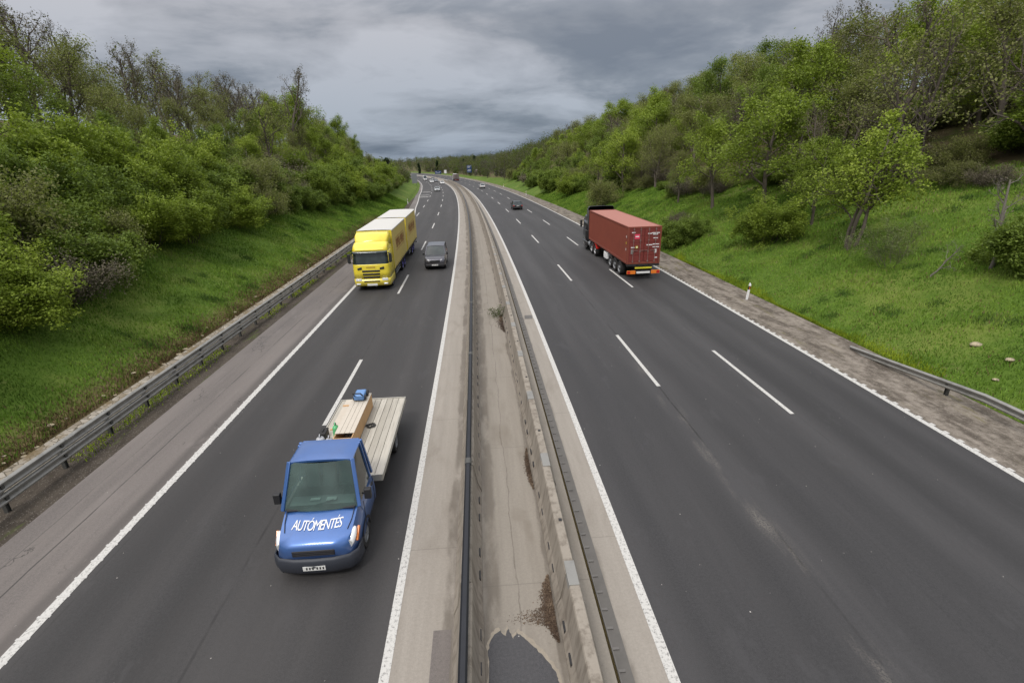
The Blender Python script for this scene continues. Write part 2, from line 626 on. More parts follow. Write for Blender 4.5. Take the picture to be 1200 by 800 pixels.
M['verge'] = verge_mat('gravel_verge', (.105, .088, .072), (.33, .29, .245), (.13, .115, .055))
M['soil'] = verge_mat('soil_strip', (.055, .045, .036), (.105, .088, .07), (.07, .095, .02))


def metal_mat(name, base, rough=.45, metal=.6, dirt=.4):
    m = mat(name, rough, metal, base)
    t = NT(m)
    o = t.obj()
    n = t.noise(o, 2.2, 6, .65)
    n2 = t.noise(o, 25, 3, .7)
    col = t.mix(t.math('MULTIPLY', t.step(n, .42, .72), dirt), base, tuple(c * .45 for c in base))
    col = t.mix(t.math('MULTIPLY', n2, .3), col, tuple(c * .6 for c in base))
    t.color(col)
    return m


M['galv'] = metal_mat('galvanised_steel', (.30, .295, .275), .5, .5, .6)
M['post'] = metal_mat('post_steel', (.10, .10, .095), .6, .4, .6)
M['darkrail'] = metal_mat('dark_rail_steel', (.028, .030, .036), .42, .5, .3)
M['plate_grey'] = metal_mat('joint_plate', (.255, .25, .235), .6, .2, .4)
M['grate'] = metal_mat('grate_iron', (.165, .155, .145), .6, .3, .4)


def car_paint(name, base, rough=.3, dirt=.25, coat=.6, metal=0.0):
    m = mat(name, rough, metal, base, .5, coat)
    t = NT(m)
    m.node_tree.nodes['Principled BSDF'].inputs['Coat Roughness'].default_value = .12
    o = t.obj()
    n = t.noise(o, 1.8, 6, .65)
    col = t.mix(t.math('MULTIPLY', t.step(n, .40, .75), dirt), base, tuple(c * .55 + .02 for c in base))
    sp = t.n('ShaderNodeSeparateXYZ', {'Vector': o})
    lowz = t.math('SUBTRACT', 1.0, t.step(t.math('ADD', sp.outputs[2], t.math('MULTIPLY', n, .5)), .5, 1.3))
    col = t.mix(t.math('MULTIPLY', lowz, dirt * 1.2), col, (.10, .085, .07))
    t.color(col)
    return m


M['yellow'] = car_paint('yellow_paint', (.82, .66, .045), .38, .35)
M['curtain'] = car_paint('yellow_curtain', (.56, .44, .13), .6, .35, 0.0)
M['blue'] = car_paint('blue_paint', (.05, .135, .38), .38, .35, .9, .45)
M['black'] = car_paint('black_paint', (.012, .013, .016), .3)
M['darkgrey'] = car_paint('dark_grey_paint', (.075, .075, .09), .3, metal=.6)
M['white'] = car_paint('white_paint', (.72, .72, .72), .35)
M['silver'] = car_paint('silver_paint', (.42, .44, .46), .35, metal=.4)
M['bluegrey'] = car_paint('slate_paint', (.10, .12, .15), .35)
M['plastic'] = mat('black_plastic', .55, 0, (.018, .018, .02))
M['tyre'] = metal_mat('tyre_rubber', (.022, .021, .02), .9, 0, .3)
M['rim'] = metal_mat('rim_metal', (.42, .42, .43), .4, .7, .5)
M['rim_blue'] = metal_mat('blue_rim', (.07, .06, .30), .45, .1, .3)
M['hub'] = metal_mat('hub_grey', (.25, .26, .27), .5, .4, .5)
M['chassis'] = metal_mat('chassis_steel', (.028, .027, .027), .7, .2, .4)
M['lamp'] = mat('headlamp_glass', .12, 0, (.72, .73, .74), 1.0, 1.0)
M['lamp_in'] = mat('headlamp_reflector', .25, .8, (.85, .85, .85))
M['red_lamp'] = mat('red_lamp', .25, 0, (.45, .02, .015), .6, .5)
M['orange_lamp'] = mat('orange_lamp', .3, 0, (.75, .20, .02), .6, .4)
M['plate'] = mat('number_plate', .5, 0, (.72, .72, .70))
M['ink'] = mat('plate_ink', .6, 0, (.03, .03, .03))
M['white_vinyl'] = mat('white_vinyl', .5, 0, (.80, .80, .80))
M['rust_vinyl'] = mat('red_brown_print', .6, 0, (.36, .16, .06))
M['tarp'] = concrete_mat('roof_tarpaulin', (.62, .61, .57), (.76, .75, .72), stain=(.50, .48, .43), stain_k=.5)


def glass_mat(name, base=(.018, .026, .026), ior=1.65):
    m = mat(name, .06, 0, base, .5)
    b = m.node_tree.nodes['Principled BSDF']
    b.inputs['IOR'].default_value = ior
    t = NT(m)
    o = t.obj()
    n = t.noise(o, 1.3, 2, .5)
    t.color(t.mix(t.step(n, .35, .75), base, tuple(c * 1.8 + .01 for c in base)))
    return m


M['glass'] = glass_mat('window_glass')
M['glass_green'] = glass_mat('greenish_windscreen', (.05, .085, .075), 1.8)

_g = NT(M['glass_green'])
_tr = _g.n('ShaderNodeBsdfTransparent', {'Color': (.62, .80, .74, 1)})
_mx = _g.n('ShaderNodeMixShader', {'Fac': .42})
_g.t.links.new(_g.b.outputs[0], _mx.inputs[1])
_g.t.links.new(_tr.outputs[0], _mx.inputs[2])
_g.t.links.new(_mx.outputs[0], _g.t.nodes['Material Output'].inputs['Surface'])

# ============================================================ setting: terrain, roads, strips
def build_ground():
    ss = np.concatenate([np.arange(-60, 120, 1.5), np.arange(120, 320, 4), np.arange(320, 1000, 14)])
    lo = np.array([0, .3, .8, 1.6, 2.6, 3.6, 4.8, 6, 7.5, 9, 11, 13, 15, 17, 20, 24, 28, 32, 38, 45, 55, 70, 95, 140, 220, 420])
    cols, us = [], []
    gl = grass_l(ss)
    for a in lo[::-1]:
        cols.append(gl - a); us.append(('l', a))
    for v in (-.02,): cols.append(gl + .06); us.append(('m', 0))
    cols.append(np.full(len(ss), -8.)); us.append(('m', 0))
    cols.append(np.full(len(ss), 8.)); us.append(('m', 0))
    cols.append(np.full(len(ss), GR - .06)); us.append(('m', 0))
    for a in lo: cols.append(np.full(len(ss), GR + a)); us.append(('r', a))
    V, UV = [], []
    # the wood starts this far behind the foot of the slope
    wl = np.interp(ss, [0, 24, 40, 60, 90, 200], [4.6, 5.6, 7.8, 7.6, 6.2, 5.5])
    wr = np.interp(ss, [0, 30, 45, 60, 90, 160, 260], [17, 13.5, 10.5, 9.0, 8.0, 6.0, 4.0])
    for c, (k, a) in zip(cols, us):
        x, y, z = P(ss, c)
        z = z + terrain(ss, c)
        V.append(np.stack([x, y, z], 1))
        o = a - wl if k == 'l' else (a - wr if k == 'r' else np.full(len(ss), -9.))
        dryv = np.full(len(ss), a if k != 'm' else 0.) + (2.0 if k == 'r' else 0.0) + np.clip((ss - 84) / 6, 0, 2)
        UV.append(np.stack([o, dryv], 1))
    n, m_ = len(cols), len(ss)
    V = np.concatenate(V); UV = np.concatenate(UV)
    F = []
    for i in range(n - 1):
        a = i * m_ + np.arange(m_ - 1)
        F.append(np.stack([a, a + m_, a + m_ + 1, a + 1], 1))
    me = np_mesh('ground', V, np.concatenate(F), M['ground'], 4, UV)
    me.polygons.foreach_set('use_smooth', [True] * len(me.polygons))
    o = bpy.data.objects.new('ground', me)
    C.objects.link(o)
    o['kind'] = 'structure'
    # plain beyond the modelled valley, out to the horizon
    b = MB()
    b.add([(-6000, -6000, -6), (6000, -6000, -6), (6000, 6000, -6), (-6000, 6000, -6)], [(0, 1, 2, 3)])
    o = b.build('terrain', M['ground'])
    o['kind'] = 'structure'


build_ground()
SR = np.concatenate([np.arange(-60, 60, 1.0), np.arange(60, 520, 3.0), np.arange(520, 990, 10)])
S0 = np.arange(-60, 90.5, 1.0)
SFAR = np.arange(84, 520, 3.0)
edge_in = lambda s: edge_line(s) - .10
ribbon('road_oncoming', [edge_in, -8, -6.5, -5, -3.5, -2.06], SR, [0] * 6, M['asphalt_l'])
ribbon('road_outbound', [2.99, 5, 7, 9, 11, 13, 14.50], SR, [0] * 7, M['asphalt_r'])
ribbon('hard_shoulder', [shoulder, lambda s: (shoulder(s) + edge_in(s)) / 2, edge_in], SR, [0] * 3, M['asphalt_s'])
ribbon('concrete_edge_strip', [-2.06, -1.5, -.87], SR, [.002] * 3, M['conc_strip'])
ribbon('concrete_edge_strip', [2.30, 2.6, 2.99], SR, [.002] * 3, M['conc_strip'])
ribbon('median_floor', [-.87, -.3, .2, .7, 1.2, 2.0], SR, [.004] * 6, M['conc_floor'])
ribbon('soil_strip', [lambda s: np.maximum(grass_l(s), -13.62), lambda s: (shoulder(s) + np.maximum(grass_l(s), -13.62)) / 2, shoulder], SR, [-.02, .0, .0], M['soil'])
ribbon('gravel_verge', [14.50, 15.3, 16.2, GR + .05], SR, [0, -.01, .0, .045], M['verge'])
# concrete gutter behind the left guardrail
ribbon('drain_gutter', [-14.62, -14.55, -14.1, -13.7, -13.62], np.arange(-60, 89, 1.0), [.10, .06, -.03, .03, .035], M['conc_drain'])
# patched asphalt beside the left barrier
ribbon('asphalt_patch', [-1.26, -.91], np.arange(1.0, 7.2, .2), [.006] * 2, M['asphalt_s'])


def marking(offs, ss, z=.006, name='lane_marking'):
    return ribbon(name, offs, ss, [z] * len(offs), M['paint'])


SM = np.concatenate([np.arange(-30, 60, 1.0), np.arange(60, 420, 3.0)])
marking([-2.145, -1.965], SM, .008)
marking([2.885, 3.075], SM, .008)
marking([14.28, 14.47], SM)
marking([lambda s: edge_line(s) - .105, lambda s: edge_line(s) + .105], SM)


def dashes(off, s0, n0, n1, name='lane_marking'):
    V, UV, F = [], [], []
    for k in range(n0, n1):
        a = s0 + 18 * k
        pts = np.linspace(a, a + 6, 5)
        b = len(V)
        for q in pts:
            for o in (off - .075, off + .075):
                V.append(P(q, o, .006)); UV.append((o, q))
        for i in range(4): F.append((b + 2 * i, b + 2 * i + 1, b + 2 * i + 3, b + 2 * i + 2))
    me = np_mesh(name, np.array(V, float), np.array(F), M['paint'], 4, np.array(UV, float))
    o = bpy.data.objects.new(name, me)
    C.objects.link(o)
    o['kind'] = 'structure'


dashes(-5.69, 15.33, -2, 20)
dashes(6.737, 16.93, -2, 20)
dashes(10.494, 14.26, -2, 20)
dashes(-9.30, 87.5, 0, 14)


M['rib'] = mat('rib_paint', .7, 0, (.47, .46, .44))


def rumble():
    """the raised ribs along the outer line of the outbound carriageway"""
    b = MB()
    for s in np.arange(-6, 70, .5):
        q = [P(s, 14.47), P(s, 14.56), P(s + .16, 14.56), P(s + .16, 14.47)]
        b.hexa([(x, y, z + .002) for x, y, z in q], [(x, y, z + .016) for x, y, z in q])
    o = b.build('lane_marking', M['rib'])
    o['kind'] = 'structure'
    b = MB()
    for s in np.arange(-2, 30, .5):
        q = [P(s, -9.36), P(s, -9.10), P(s + .05, -9.10), P(s + .05, -9.36)]
        b.hexa([(x, y, z + .002) for x, y, z in q], [(x, y, z + .012) for x, y, z in q])
    o = b.build('lane_marking', M['rib'])
    o['kind'] = 'structure'


rumble()
# cross bars painted on the widened lane far away
for s in (141, 150, 168):
    ribbon('lane_marking', [-12.3, -9.7], np.array([s, s + 1.6]), [.006] * 2, M['paint'])


# the dark damp patch of newer asphalt at the near end of the median
def blob_sheet(name, pts, z, material, kind='structure'):
    V = [P(s, o, z) for s, o in pts]
    me = bpy.data.meshes.new(name)
    me.from_pydata([tuple(map(float, q)) for q in V], [], [tuple(range(len(V)))])
    l = me.uv_layers.new(name='UVMap')
    for lp in me.loops: l.data[lp.index].uv = (pts[lp.vertex_index][1], pts[lp.vertex_index][0])
    me.materials.append(material)
    o = bpy.data.objects.new(name, me)
    C.objects.link(o)
    o['kind'] = kind
    return o


rnd = random.Random(5)
M['sand'] = concrete_mat('washed_sand', (.29, .25, .195), (.38, .335, .27), stain=(.24, .20, .15), stain_k=.4)
M['damp'] = asphalt_mat('damp_asphalt', (.050, .049, .053), (.062, .060, .062), [], [])
M['damp'].node_tree.nodes['Principled BSDF'].inputs['Specular IOR Level'].default_value = .6
outl = [(0, -.28), (3, -.24), (5.2, -.25), (6.0, -.20), (6.5, -.22), (6.78, -.12), (6.88, .02), (6.76, .12), (6.92, .18), (6.70, .26), (6.82, .34), (6.66, .5),
        (6.45, .68), (6.2, .85), (6.0, .96), (5.8, 1.0), (5.2, 1.06), (3, 1.1), (0, 1.1)]


def jag(pts, amp, n=5):
    o = []
    for a, b in zip(pts[:-1], pts[1:]):
        for i in range(n):
            t = i / n
            o.append((a[0] + (b[0] - a[0]) * t + rnd.uniform(-amp, amp), a[1] + (b[1] - a[1]) * t + rnd.uniform(-amp, amp)))
    return o + [pts[-1]]


blob_sheet('sand_stain', jag([(s + .07 if s > 4 else s, o + (.04 if o > .3 else -.03)) for s, o in outl], .02), .008, M['sand'])
blob_sheet('asphalt_patch', jag(outl, .016), .012, M['damp'])


# ============================================================ concrete median barriers
def sweep_profile(b, prof, s0, s1, oc, step=1.0, z0=0.0):
    """profile (offset, z) swept along the road from s0 to s1"""
    n = max(2, int(math.ceil((s1 - s0) / step)) + 1)
    rings = [[P(q, oc + o, z + z0) for o, z in prof] for q in np.linspace(s0, s1, n)]
    b.grid(rings, closed=True, cap0=True, cap1=True)


JER = [(-.29, 0), (-.29, .07), (-.20, .30), (-.11, .86), (-.09, .89), (.09, .89), (.11, .86), (.20, .30), (.29, .07), (.29, 0)]
JER = JER[::-1]


def barrier(oc, label, ph, right):
    x, y, z = P(0, oc)
    root = thing('concrete_barrier', label, 'barrier', (0, 0, 0))
    k = 0
    for i in range(-2, 68):
        s0 = ph + 3.86 * i
        s1 = s0 + 3.86
        wob = random.Random(i).uniform(-.012, .012)
        b = MB()
        sweep_profile(b, JER, s0 + .012, s1 - .012, oc + wob, 1.95)
        if s0 < 30:      # lifting slots at the foot, only where they can be seen
            o = b.build('barrier_segment', M['barrier'], root)
            side = -1 if right else 1
            for t in (.7, 1.35, 2.5, 3.15):
                q = MB()
                a = P(s0 + t, oc + side * .238, .20); c = P(s0 + t + .22, oc + side * .238, .20)
                q.bar((a[0], a[1], a[2]), (c[0], c[1], c[2]), .03, .07)
                q.build('lifting_slot', M['plastic'], o)
        else:
            b.build('barrier_segment', M['barrier'], root)
    if right:
        for i in range(-1, 12):
            s = ph + 3.86 * i
            hh = .30 if i % 1 == 0 else .2
            q = MB()
            sweep_profile(q, [(-.115, .80), (-.10, .905), (.10, .905), (.115, .80)][::-1], s - hh, s + hh, oc, .3)
            q.build('joint_plate', M['plate_grey'], root)
        for i in range(-1, 10):
            s = ph + 3.86 * i + 1.5
            q = MB()
            a = P(s, oc + .02, .905)
            q.box(a[0] - .035, a[0] + .035, a[1] - .035, a[1] + .035, a[2] - .02, a[2] + .004)
            q.build('lifting_socket', M['plastic'], root)
    else:
        b = MB()       # dark steel rail carried on top of the barrier
        prof = [(-.07, .97), (-.075, 1.03), (-.04, 1.06), (.04, 1.06), (.075, 1.03), (.07, .97)][::-1]
        sweep_profile(b, prof, -12, 262, oc - .015, 2.0)
        b.build('top_rail', M['darkrail'], root)
        for i in range(60):
            s = -6 + 4.0 * i
            q = MB()
            a = P(s, oc - .015, .86)
            q.box(a[0] - .04, a[0] + .04, a[1] - .05, a[1] + .05, a[2], a[2] + .12)
            q.build('rail_bracket', M['darkrail'], root)
        for i in range(8):
            s = 3.4 + 7.7 * i
            q = MB()
            sweep_profile(q, [(-.082, .965), (-.085, 1.035), (-.045, 1.068), (.045, 1.068), (.085, 1.035), (.082, .965)][::-1], s - .12, s + .12, oc - .015, .2)
            q.build('rail_joint', M['post'], root)
    return root


barrier(-.58, 'long pale concrete barrier carrying a dark steel rail, left side of the median', 3.4, False)
barrier(1.47, 'long pale concrete barrier with grey joint plates, beside the outbound carriageway', 3.44, True)

# slotted drain at the outer foot of the right barrier: dark channel with iron bars
ch = MB()
sweep_profile(ch, [(-.12, -.02), (-.12, .005), (.13, .005), (.13, -.02)][::-1], -20, 262, 2.17, 2.0)
root = thing('slotted_drain', 'narrow dark drain with iron cross bars along the foot of the right barrier', 'drain')
M['channel'] = metal_mat('drain_channel', (.125, .117, .108), .9, 0, .4)
ch.build('channel', M['channel'], root)
b = MB()
for s in np.arange(0, 60, .42):
    q = [P(s, 2.065), P(s, 2.19), P(s + .05, 2.19), P(s + .05, 2.065)]
    b.hexa([(x, y, z + .005) for x, y, z in q], [(x, y, z + .03) for x, y, z in q])
for o0 in (2.055,):
    sweep_profile(b, [(0, .0), (0, .026), (.02, .026), (.02, .0)][::-1], -2, 60, o0, 2.0)
b.build('grate', M['grate'], root)
# small iron drain cover in the strip beyond it
b = MB()
for s, o in ((26.6, 2.62),):
    x, y, z = P(s, o)
    b.box(x - .22, x + .22, y - .32, y + .32, z + .003, z + .02)
    for k in range(5): b.box(x - .18, x + .18, y - .28 + k * .13, y - .23 + k * .13, z + .02, z + .028)
tag(b.build('drain_cover', M['grate'], bevel=.005), 'small dark iron drain cover in the concrete strip right of the barrier', 'drain cover')


# ============================================================ guardrails
WB = [(.0, -.155), (.03, -.15), (.078, -.11), (.078, -.075), (.01, -.03), (.01, .03), (.078, .075), (.078, .11), (.03, .15), (0, .155)]


def wbeam(b, s0, s1, oc, zc, side, step=2.0, zfun=None):
    """W-section beam; side +1 faces towards larger offsets"""
    n = max(2, int((s1 - s0) / step) + 1)
    rings = []
    for q in np.linspace(s0, s1, n):
        h = zc if zfun is None else zfun(q)
        r = [P(q, oc + side * o, z + h) for o, z in WB]
        r += [P(q, oc + side * (o - .008), z + h) for o, z in WB[::-1]]
        rings.append(r)
    if side > 0: rings = rings[::-1]
    b.grid(rings, closed=True, cap0=True, cap1=True)


g = thing('guardrail', 'long double-beam galvanised guardrail between hard shoulder and left grass bank', 'guardrail')
for nm, zc, oc in (('upper_beam', .78, -12.84), ('lower_beam', .44, -12.84)):
    b = MB()
    wbeam(b, -20, 86, oc, zc, 1)
    b.build(nm, M['galv'], g, smooth=True)
for i in range(16):
    for zc in (.78, .44):
        b = MB()
        q = 1.9 + 4.0 * i
        n_ = [P(q + d, -12.84 + .082, zc + e) for d in (-.16, .16) for e in (-.085, .085)]
        for d in (-.12, -.04, .04, .12):
            a_ = P(q + d, -12.84 + .074, zc + .092); c_ = P(q + d, -12.84 + .098, zc + .092)
            b.tube(a_, c_, .016, n=6)
        wb_ = [[P(q + d, -12.84 + o_ + .006, zc + h_) for o_, h_ in WB] for d in (-.17, .17)]
        b.grid(wb_[::-1])
        b.build('beam_splice', M['galv'], g, smooth=False)
for i in range(52):
    s = -16.4 + 2.0 * i
    if s > 86: break
    b = MB()
    x, y, z = P(s, -12.93)
    th = float(frame(s)[2])
    for u0, u1, v0, v1 in ((-.05, .05, -.055, -.045), (-.05, .05, .045, .055), (-.006, .006, -.05, .05)):
        q = [(u0, v0), (u1, v0), (u1, v1), (u0, v1)]
        qq = [(x + a * math.cos(th) - c * math.sin(th), y + a * math.sin(th) + c * math.cos(th)) for a, c in q]
        b.hexa([(a, c, z - .2) for a, c in qq], [(a, c, z + .88) for a, c in qq])
    for h in (.44, .78):
        a, c = P(s, -12.9, h), P(s, -12.78, h)
        b.bar(a, c, .09, .12)
    b.build('post', M['post'], g)

g = thing('guardrail', 'single-beam guardrail dipping into the ground beside the right gravel verge', 'guardrail')
zf = lambda q: float(np.interp(q, [-30, 13.5, 19.6], [.62, .60, .02]))
b = MB()
wbeam(b, -20, 19.6, 16.62, 0, -1, 1.0, zf)
b.build('beam', M['galv'], g, smooth=True)
for i in range(8):
    s = 14.9 - 4.0 * i
    b = MB()
    x, y, z = P(s, 16.70)
    th = float(frame(s)[2])
    h = zf(s)
    for u0, u1, v0, v1 in ((-.05, .05, -.055, -.045), (-.05, .05, .045, .055), (-.006, .006, -.05, .05)):
        q = [(u0, v0), (u1, v0), (u1, v1), (u0, v1)]
        qq = [(x + a * math.cos(th) - c * math.sin(th), y + a * math.sin(th) + c * math.cos(th)) for a, c in q]
        b.hexa([(a, c, z - .2) for a, c in qq], [(a, c, z + h + .1) for a, c in qq])
    a, c = P(s, 16.60, h), P(s, 16.70, h)
    b.bar(a, c, .09, .12)
    b.build('post', M['post'], g)


# ============================================================ delineator posts, signs
def delineator(s, off, label, lean=0.0):
    x, y, z = G(s, off) if abs(off) > 17 else P(s, off)
    r = thing('delineator_post', label, 'marker post', (x, y, z), float(frame(s)[2]), 'white marker posts along the road')
    r.rotation_euler[1] = lean
    b = MB()

    def sec(z0, z1, grow=0.0):
        g_ = grow
        pr = [(-.06 - g_, -.05 - g_), (.06 + g_, -.05 - g_), (.05 + g_, .03), (.0, .06 + g_), (-.05 - g_, .03)]
        b.grid([[(a, c, z0) for a, c in pr], [(a, c, z1) for a, c in pr]], closed=True, cap0=True, cap1=True)
    sec(-.1, .95)
    pr = [(-.06, -.05), (.06, -.05), (.05, .03), (0, .06), (-.05, .03)]
    b.grid([[(a, c, .95) for a, c in pr], [(a * .3 - .02, c * .3, 1.06) for a, c in pr]], closed=True, cap1=True)
    b.build('post_body', M['white_vinyl'], r)
    b = MB(); sec(.64, .86, .004)
    bd = b.build('black_band', M['plastic'], r)
    b = MB(); b.box(-.025, .025, -.062, -.052, .68, .82)
    b.build('reflector', M['orange_lamp'], bd)
    return r


delineator(28.1, 16.35, 'white marker post with black band, nearest one, on the right gravel verge', .09)
delineator(133.7, 16.2, 'white marker post on the right verge, level with the dark car')
delineator(186, 16.6, 'white marker post on the right verge near the distant white car')
delineator(117.5, -13.4, 'white marker post on the left grass edge behind the yellow lorry')


def sign_board(name, label, s, off, zc, wd, ht, face, legs, leg_mat, rot=0.0, marks=None, group=None):
    x, y, z = P(s, off)
    z = float(z + max(0, terrain(s, off)))
    r = thing(name, label, 'road sign', (float(x), float(y), z), float(frame(s)[2]) + rot, group)
    b = MB(); b.box(-wd / 2, wd / 2, -.04, .04, zc - ht / 2, zc + ht / 2)
    p = b.build('sign_panel', face, r, bevel=.02)
    if marks:
        q = MB()
        for x0, x1, z0, z1 in marks: q.box(x0, x1, -.052, -.042, z0, z1)
        q.build('sign_lettering', M['white_vinyl'], p)
    for lx in legs:
        b = MB(); b.tube((lx, .08, -.3), (lx, .08, zc + ht / 2 - .1), .06, n=8)
        b.build('leg', leg_mat, r)
    return r


M['sign_blue'] = mat('sign_blue', .5, 0, (.02, .05, .14))
M['sign_pale'] = mat('sign_pale', .5, 0, (.24, .33, .42))
M['sign_back'] = mat('sign_back_grey', .6, .3, (.22, .23, .25))
# the back of the big board at the bend, left
sign_board('road_sign', 'tall plain grey back of a road board at the left bend', 225, -16.0, 2.6, 2.2, 3.8, M['sign_back'], (-.7, .7), M['post'])
sign_board('road_sign', 'blue direction board standing in front of the far wood, right of the road', 313, 20.3, 4.2, 2.9, 4.2, M['sign_blue'], (-1.0, 1.0), M['galv'],
           marks=[(-1.1, 1.1, 5.6, 5.8), (-1.1, .4, 5.0, 5.2), (-.9, 1.0, 3.6, 3.8), (-1.2, .8, 2.9, 3.1)])
sign_board('road_sign', 'wide blue board above the far end of the median', 335, 4.4, 3.0, 4.0, 2.0, M['sign_blue'], (-1.5, 1.5), M['galv'],
           marks=[(-1.7, -.4, 3.3, 3.42), (.3, 1.6, 3.3, 3.42), (-1.6, 1.0, 2.6, 2.72)])
sign_board('road_sign', 'small white board just right of the wide blue board', 332, 8.6, 3.3, 1.5, 2.0, M['white_vinyl'], (0,), M['galv'])
r = sign_board('road_sign', 'small white and orange warning board at the far right edge of the wood', 318, 25.6, 2.2, 1.1, 1.6, M['white_vinyl'], (0,), M['galv'])
b = MB()
b.box(-.4, .4, -.055, -.045, 1.9, 2.5)
b.build('warning_mark', M['orange_lamp'], r)

# ============================================================ vegetation
def leaf_mat(name, a, b, c, trans=.35):
    """a dark, b mid, c bright leaf colours; every leaf and every plant differs a little"""
    m = bpy.data.materials.new(name)
    m.use_nodes = True
    t = NT(m)
    geo = t.n('ShaderNodeNewGeometry')
    oi = t.n('ShaderNodeObjectInfo')
    o = t.obj()
    n = t.noise(o, .55, 3, .6)
    f = t.math('ADD', t.math('MULTIPLY', geo.outputs['Random Per Island'], .28), t.math('MULTIPLY', t.step(n, .3, .7), .42))
    f = t.math('ADD', f, t.math('MULTIPLY', t.math('SUBTRACT', oi.outputs['Random'], .38), .42), clamp=True)
    col = t.ramp(f, [(0.0, a), (.5, b), (1.0, c)])
    t.color(col)
    t.b.inputs['Roughness'].default_value = .6
    t.b.inputs['Specular IOR Level'].default_value = .25
    tr = t.n('ShaderNodeBsdfTranslucent', {'Color': t.mix(.5, col, (.25, .35, .03), 'MIX')})
    mx = t.n('ShaderNodeMixShader', {'Fac': trans})
    t.t.links.new(t.b.outputs[0], mx.inputs[1])
    t.t.links.new(tr.outputs[0], mx.inputs[2])
    t.t.links.new(mx.outputs[0], t.t.nodes['Material Output'].inputs['Surface'])
    return m


M['leaf_fresh'] = leaf_mat('fresh_leaves', (.130, .185, .022), (.235, .310, .038), (.37, .44, .07))
M['leaf_mid'] = leaf_mat('green_leaves', (.085, .130, .024), (.160, .225, .038), (.26, .33, .06))
M['leaf_olive'] = leaf_mat('olive_leaves', (.115, .115, .048), (.190, .200, .066), (.28, .30, .10))
M['leaf_brown'] = leaf_mat('brown_buds', (.085, .070, .055), (.135, .112, .082), (.19, .17, .11), .15)
M['leaf_cream'] = leaf_mat('pale_blossom', (.09, .13, .03), (.20, .23, .10), (.44, .43, .30))
M['leaf_dark'] = leaf_mat('dark_needles', (.012, .026, .010), (.022, .045, .016), (.04, .075, .022), .1)


def bark_mat(name, a, b):
    m = mat(name, .9, spec=.2)
    t = NT(m)
    o = t.obj()
    t.color(t.mix(t.noise(t.scale(o, (4, 4, 1)), 2.0, 5, .7), a, b))
    return m


M['bark'] = bark_mat('grey_brown_bark', (.08, .066, .053), (.17, .145, .12))
M['bark_pale'] = bark_mat('pale_grey_bark', (.11, .10, .085), (.24, .22, .19))
M['bark_dark'] = bark_mat('dark_bark', (.055, .046, .038), (.125, .105, .09))


